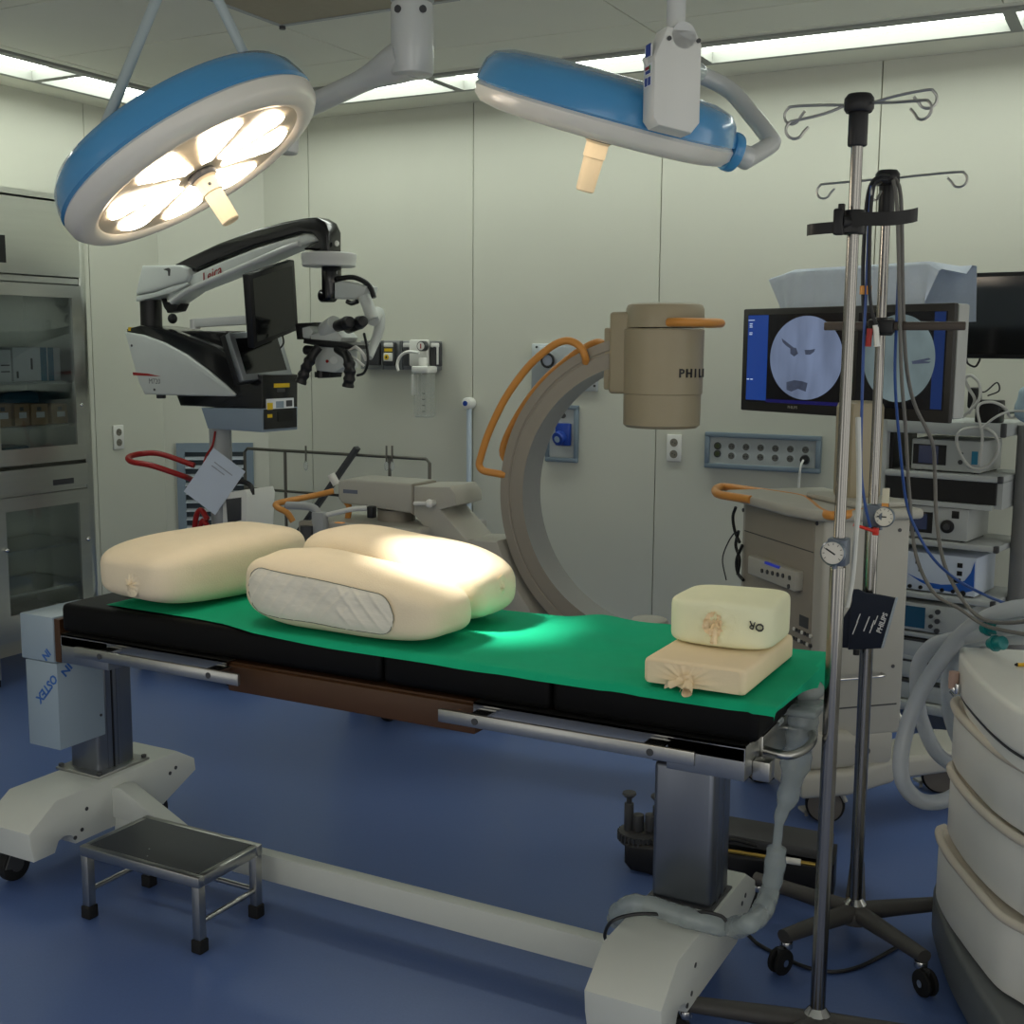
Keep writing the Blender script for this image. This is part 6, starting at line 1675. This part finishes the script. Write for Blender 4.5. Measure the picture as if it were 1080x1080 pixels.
# ================================================================ on and near the floor
# black headrest unit on the floor behind the table column
qa, qb = PZ(668, 922, 0), PZ(866, 951, 0)
th = atan2(qb.y - qa.y, qb.x - qa.x); qm = mid(qa, qb)
t = T('headrest_clamp_unit', 'black clamp unit with a toothed wheel lying behind the table column', 'clamp unit', (qm.x, qm.y, 0), th)
s = t; hw = (qb - qa).length / 2 + .03; P0 = lambda px, py, y=0.0: s.ay(px, py, y)
zt1 = P0(665, 889).z; zt2 = P0(850, 905).z
b = B(black); b.prism([(-hw, .03), (-hw + .02, .008), (-hw + .1, .0), (hw, .0), (hw, zt2 - .01), (-hw + .12, zt1), (-hw, zt1 - .005)], 0, .16, 0, bev=.012, seg=3); b.make('body', t)
b = B(dgrey); b.prism([(-.02, zt2 + .005), (hw - .01, zt2 - .008), (hw - .01, zt2 + .022), (-.02, zt2 + .035)], .01, .15, 0, bev=.006); b.make('cover', t)
b = B(M('brass rod', (168, 142, 72), .3, .8), white_plastic); a, e = P0(766, 897, -.01), P0(860, 912, -.01)
b.cyl(a, e, .006, n=10); b.cyl(mid(a, e, .62), mid(a, e, .84), .009, n=12, m=1); b.make('rod', t)
b = B(dgrey)
wc = P0(676, 880, .07); 
prof = []
b.lathe([(0, -.02), (.062, -.02), (.064, -.008), (.064, .012), (.05, .018), (0, .02)], 36, X=Matrix.Translation(wc))
for k in range(30): a = 2 * pi * k / 30; b.box(.061, .069, -.003, .003, -.012, .010, X=Matrix.Translation(wc) @ Matrix.Rotation(a, 4, 'Z'))
b.make('toothed_wheel', t)
b = B(dgrey)
for px, h, cap in ((663, .085, True), (673, .05, False), (686, .05, False), (693, .075, True)):
    p = P0(px, 876, .05); b.one(); b.cyl(p, p + Vector((0, 0, h)), .014 if cap else .017, n=16, bev=.003)
    if cap: b.cyl(p + Vector((0, 0, h)), p + Vector((0, 0, h + .02)), .008, n=10); b.lathe([(0, 0), (.014, 0), (.021, .008), (.019, .014), (0, .016)], 18, X=Matrix.Translation(p + Vector((0, 0, h + .018))))
    b.free()
b.make('clamp_post', t, split=True)
b = B(black); b.tube([P0(762, 890, .05), P0(772, 886, .0), P0(790, 890, .0), P0(800, 893, .02)], .005, n=8); b.make('cable', t)
# plastic-wrapped suction hose
wrap = M('wrapped clear plastic', (186, 196, 196), .14, 0, .08, 30, .55, 26, trans=.4, alpha=.72)
pts = [(848, 745, -.56, 0), (846, 765, -.57, 0), (840, 800, -.585, 0), (831, 840, -.60, 0), (823, 862, -.61, 0), (820, 885, -.615, 0), (817, 915, -.62, 0), (812, 940, -.63, 0)]
P = [PY(px, py, 2.47 + .0 * k) for k, (px, py, _, _) in enumerate(pts)]
P += [PY(803, 962, 2.40), PY(790, 974, 2.33), PZ(770, 978, .262), PZ(740, 972, .276), PZ(712, 964, .282), PZ(688, 956, .285), PZ(668, 954, .282), PZ(655, 960, .26), PZ(650, 970, .22)]
o = P[0].copy()
def rr(u):
    k = .022
    if u < .30: k = .034 - .028 * abs(u - .10) / .2 * (1 if u > .10 else .25)
    if .27 < u < .33: k = .010
    return k * (1 + .22 * noise.noise((u * 34, 1, 2)) + .08 * noise.noise((u * 90, 4, 2)))
b = B(wrap); b.tube([p - o for p in P], rr, n=18, sub=9); ob = b.make('suction_hose', None, sharp=80); ob.location = o
tag(ob, 'plastic-wrapped suction hose running down from the table end onto its foot', 'hose')
q = PY(846, 742, 2.47)
t = T('tube_holder', 'clear plastic tray and bracket hung on the end of the table', 'holder', q)
b = B(wrap); b.box(-.035, .045, -.06, .05, -.014, .002, bev=.006); b.tube([(-.03, -.06, -.02), (-.05, -.1, -.045), (-.09, -.13, -.06), (-.12, -.11, -.03)], .011, n=10); b.tube([(-.02, .05, 0), (-.06, .12, .03), (-.07, .14, .0)], .009, n=10); b.ball((-.02, .05, .02), .05, .03, .03, fn=wob(.014, 30, 5)); b.make('tray', t, sharp=70)
# cables
def fcable(label, P, r, m, grp=None):
    o = P[0].copy(); b = B(m); b.tube([p - o for p in P], r, n=8, sub=7); ob = b.make('cable', None); ob.location = o; tag(ob, label, 'cable', grp)
fcable('black cable looped over the right table foot', [PZ(640, 994, .20), PZ(638, 985, .23), PZ(645, 972, .27), PZ(665, 965, .285), PZ(690, 964, .283), PZ(715, 967, .262), PZ(740, 962, .30), PZ(760, 966, .30), PZ(766, 972, .29)], .004, ck)
fcable('black cable lying on the blue floor between the table foot and the drip stands', [PZ(788, 985, .02), PZ(800, 996, .006), PZ(825, 1009, .006), PZ(850, 1020, .006), PZ(878, 1025, .006), PZ(905, 1020, .006), PZ(930, 1008, .006), PZ(950, 996, .006)], .005, ck)
# ================================================================ light and view
w = bpy.data.worlds.new('world'); SC.world = w; w.use_nodes = True
_nt = w.node_tree                      # the unseen rest of the room: soft light and dark patches
_tc = _nt.nodes.new('ShaderNodeTexCoord'); _nz = _nt.nodes.new('ShaderNodeTexNoise'); _nz.inputs['Scale'].default_value = 2.6; _nz.inputs['Detail'].default_value = 2
_rp = _nt.nodes.new('ShaderNodeValToRGB'); _rp.color_ramp.elements[0].position = .42; _rp.color_ramp.elements[1].position = .60
_rp.color_ramp.elements[0].color = (.30, .30, .29, 1); _rp.color_ramp.elements[1].color = (1.6, 1.58, 1.46, 1)
_nt.links.new(_tc.outputs['Generated'], _nz.inputs['Vector']); _nt.links.new(_nz.outputs['Fac'], _rp.inputs[0]); _nt.links.new(_rp.outputs[0], _nt.nodes['Background'].inputs[0])
w.node_tree.nodes['Background'].inputs[1].default_value = WORLD
vs = SC.view_settings
vs.view_transform = 'Standard'; vs.look = 'None'; vs.gamma = 1.0; vs.use_curve_mapping = False
vs.exposure = EXPO
SC.cycles.use_denoising = True
SC.cycles.max_bounces = 8
SC.cycles.sample_clamp_indirect = 6
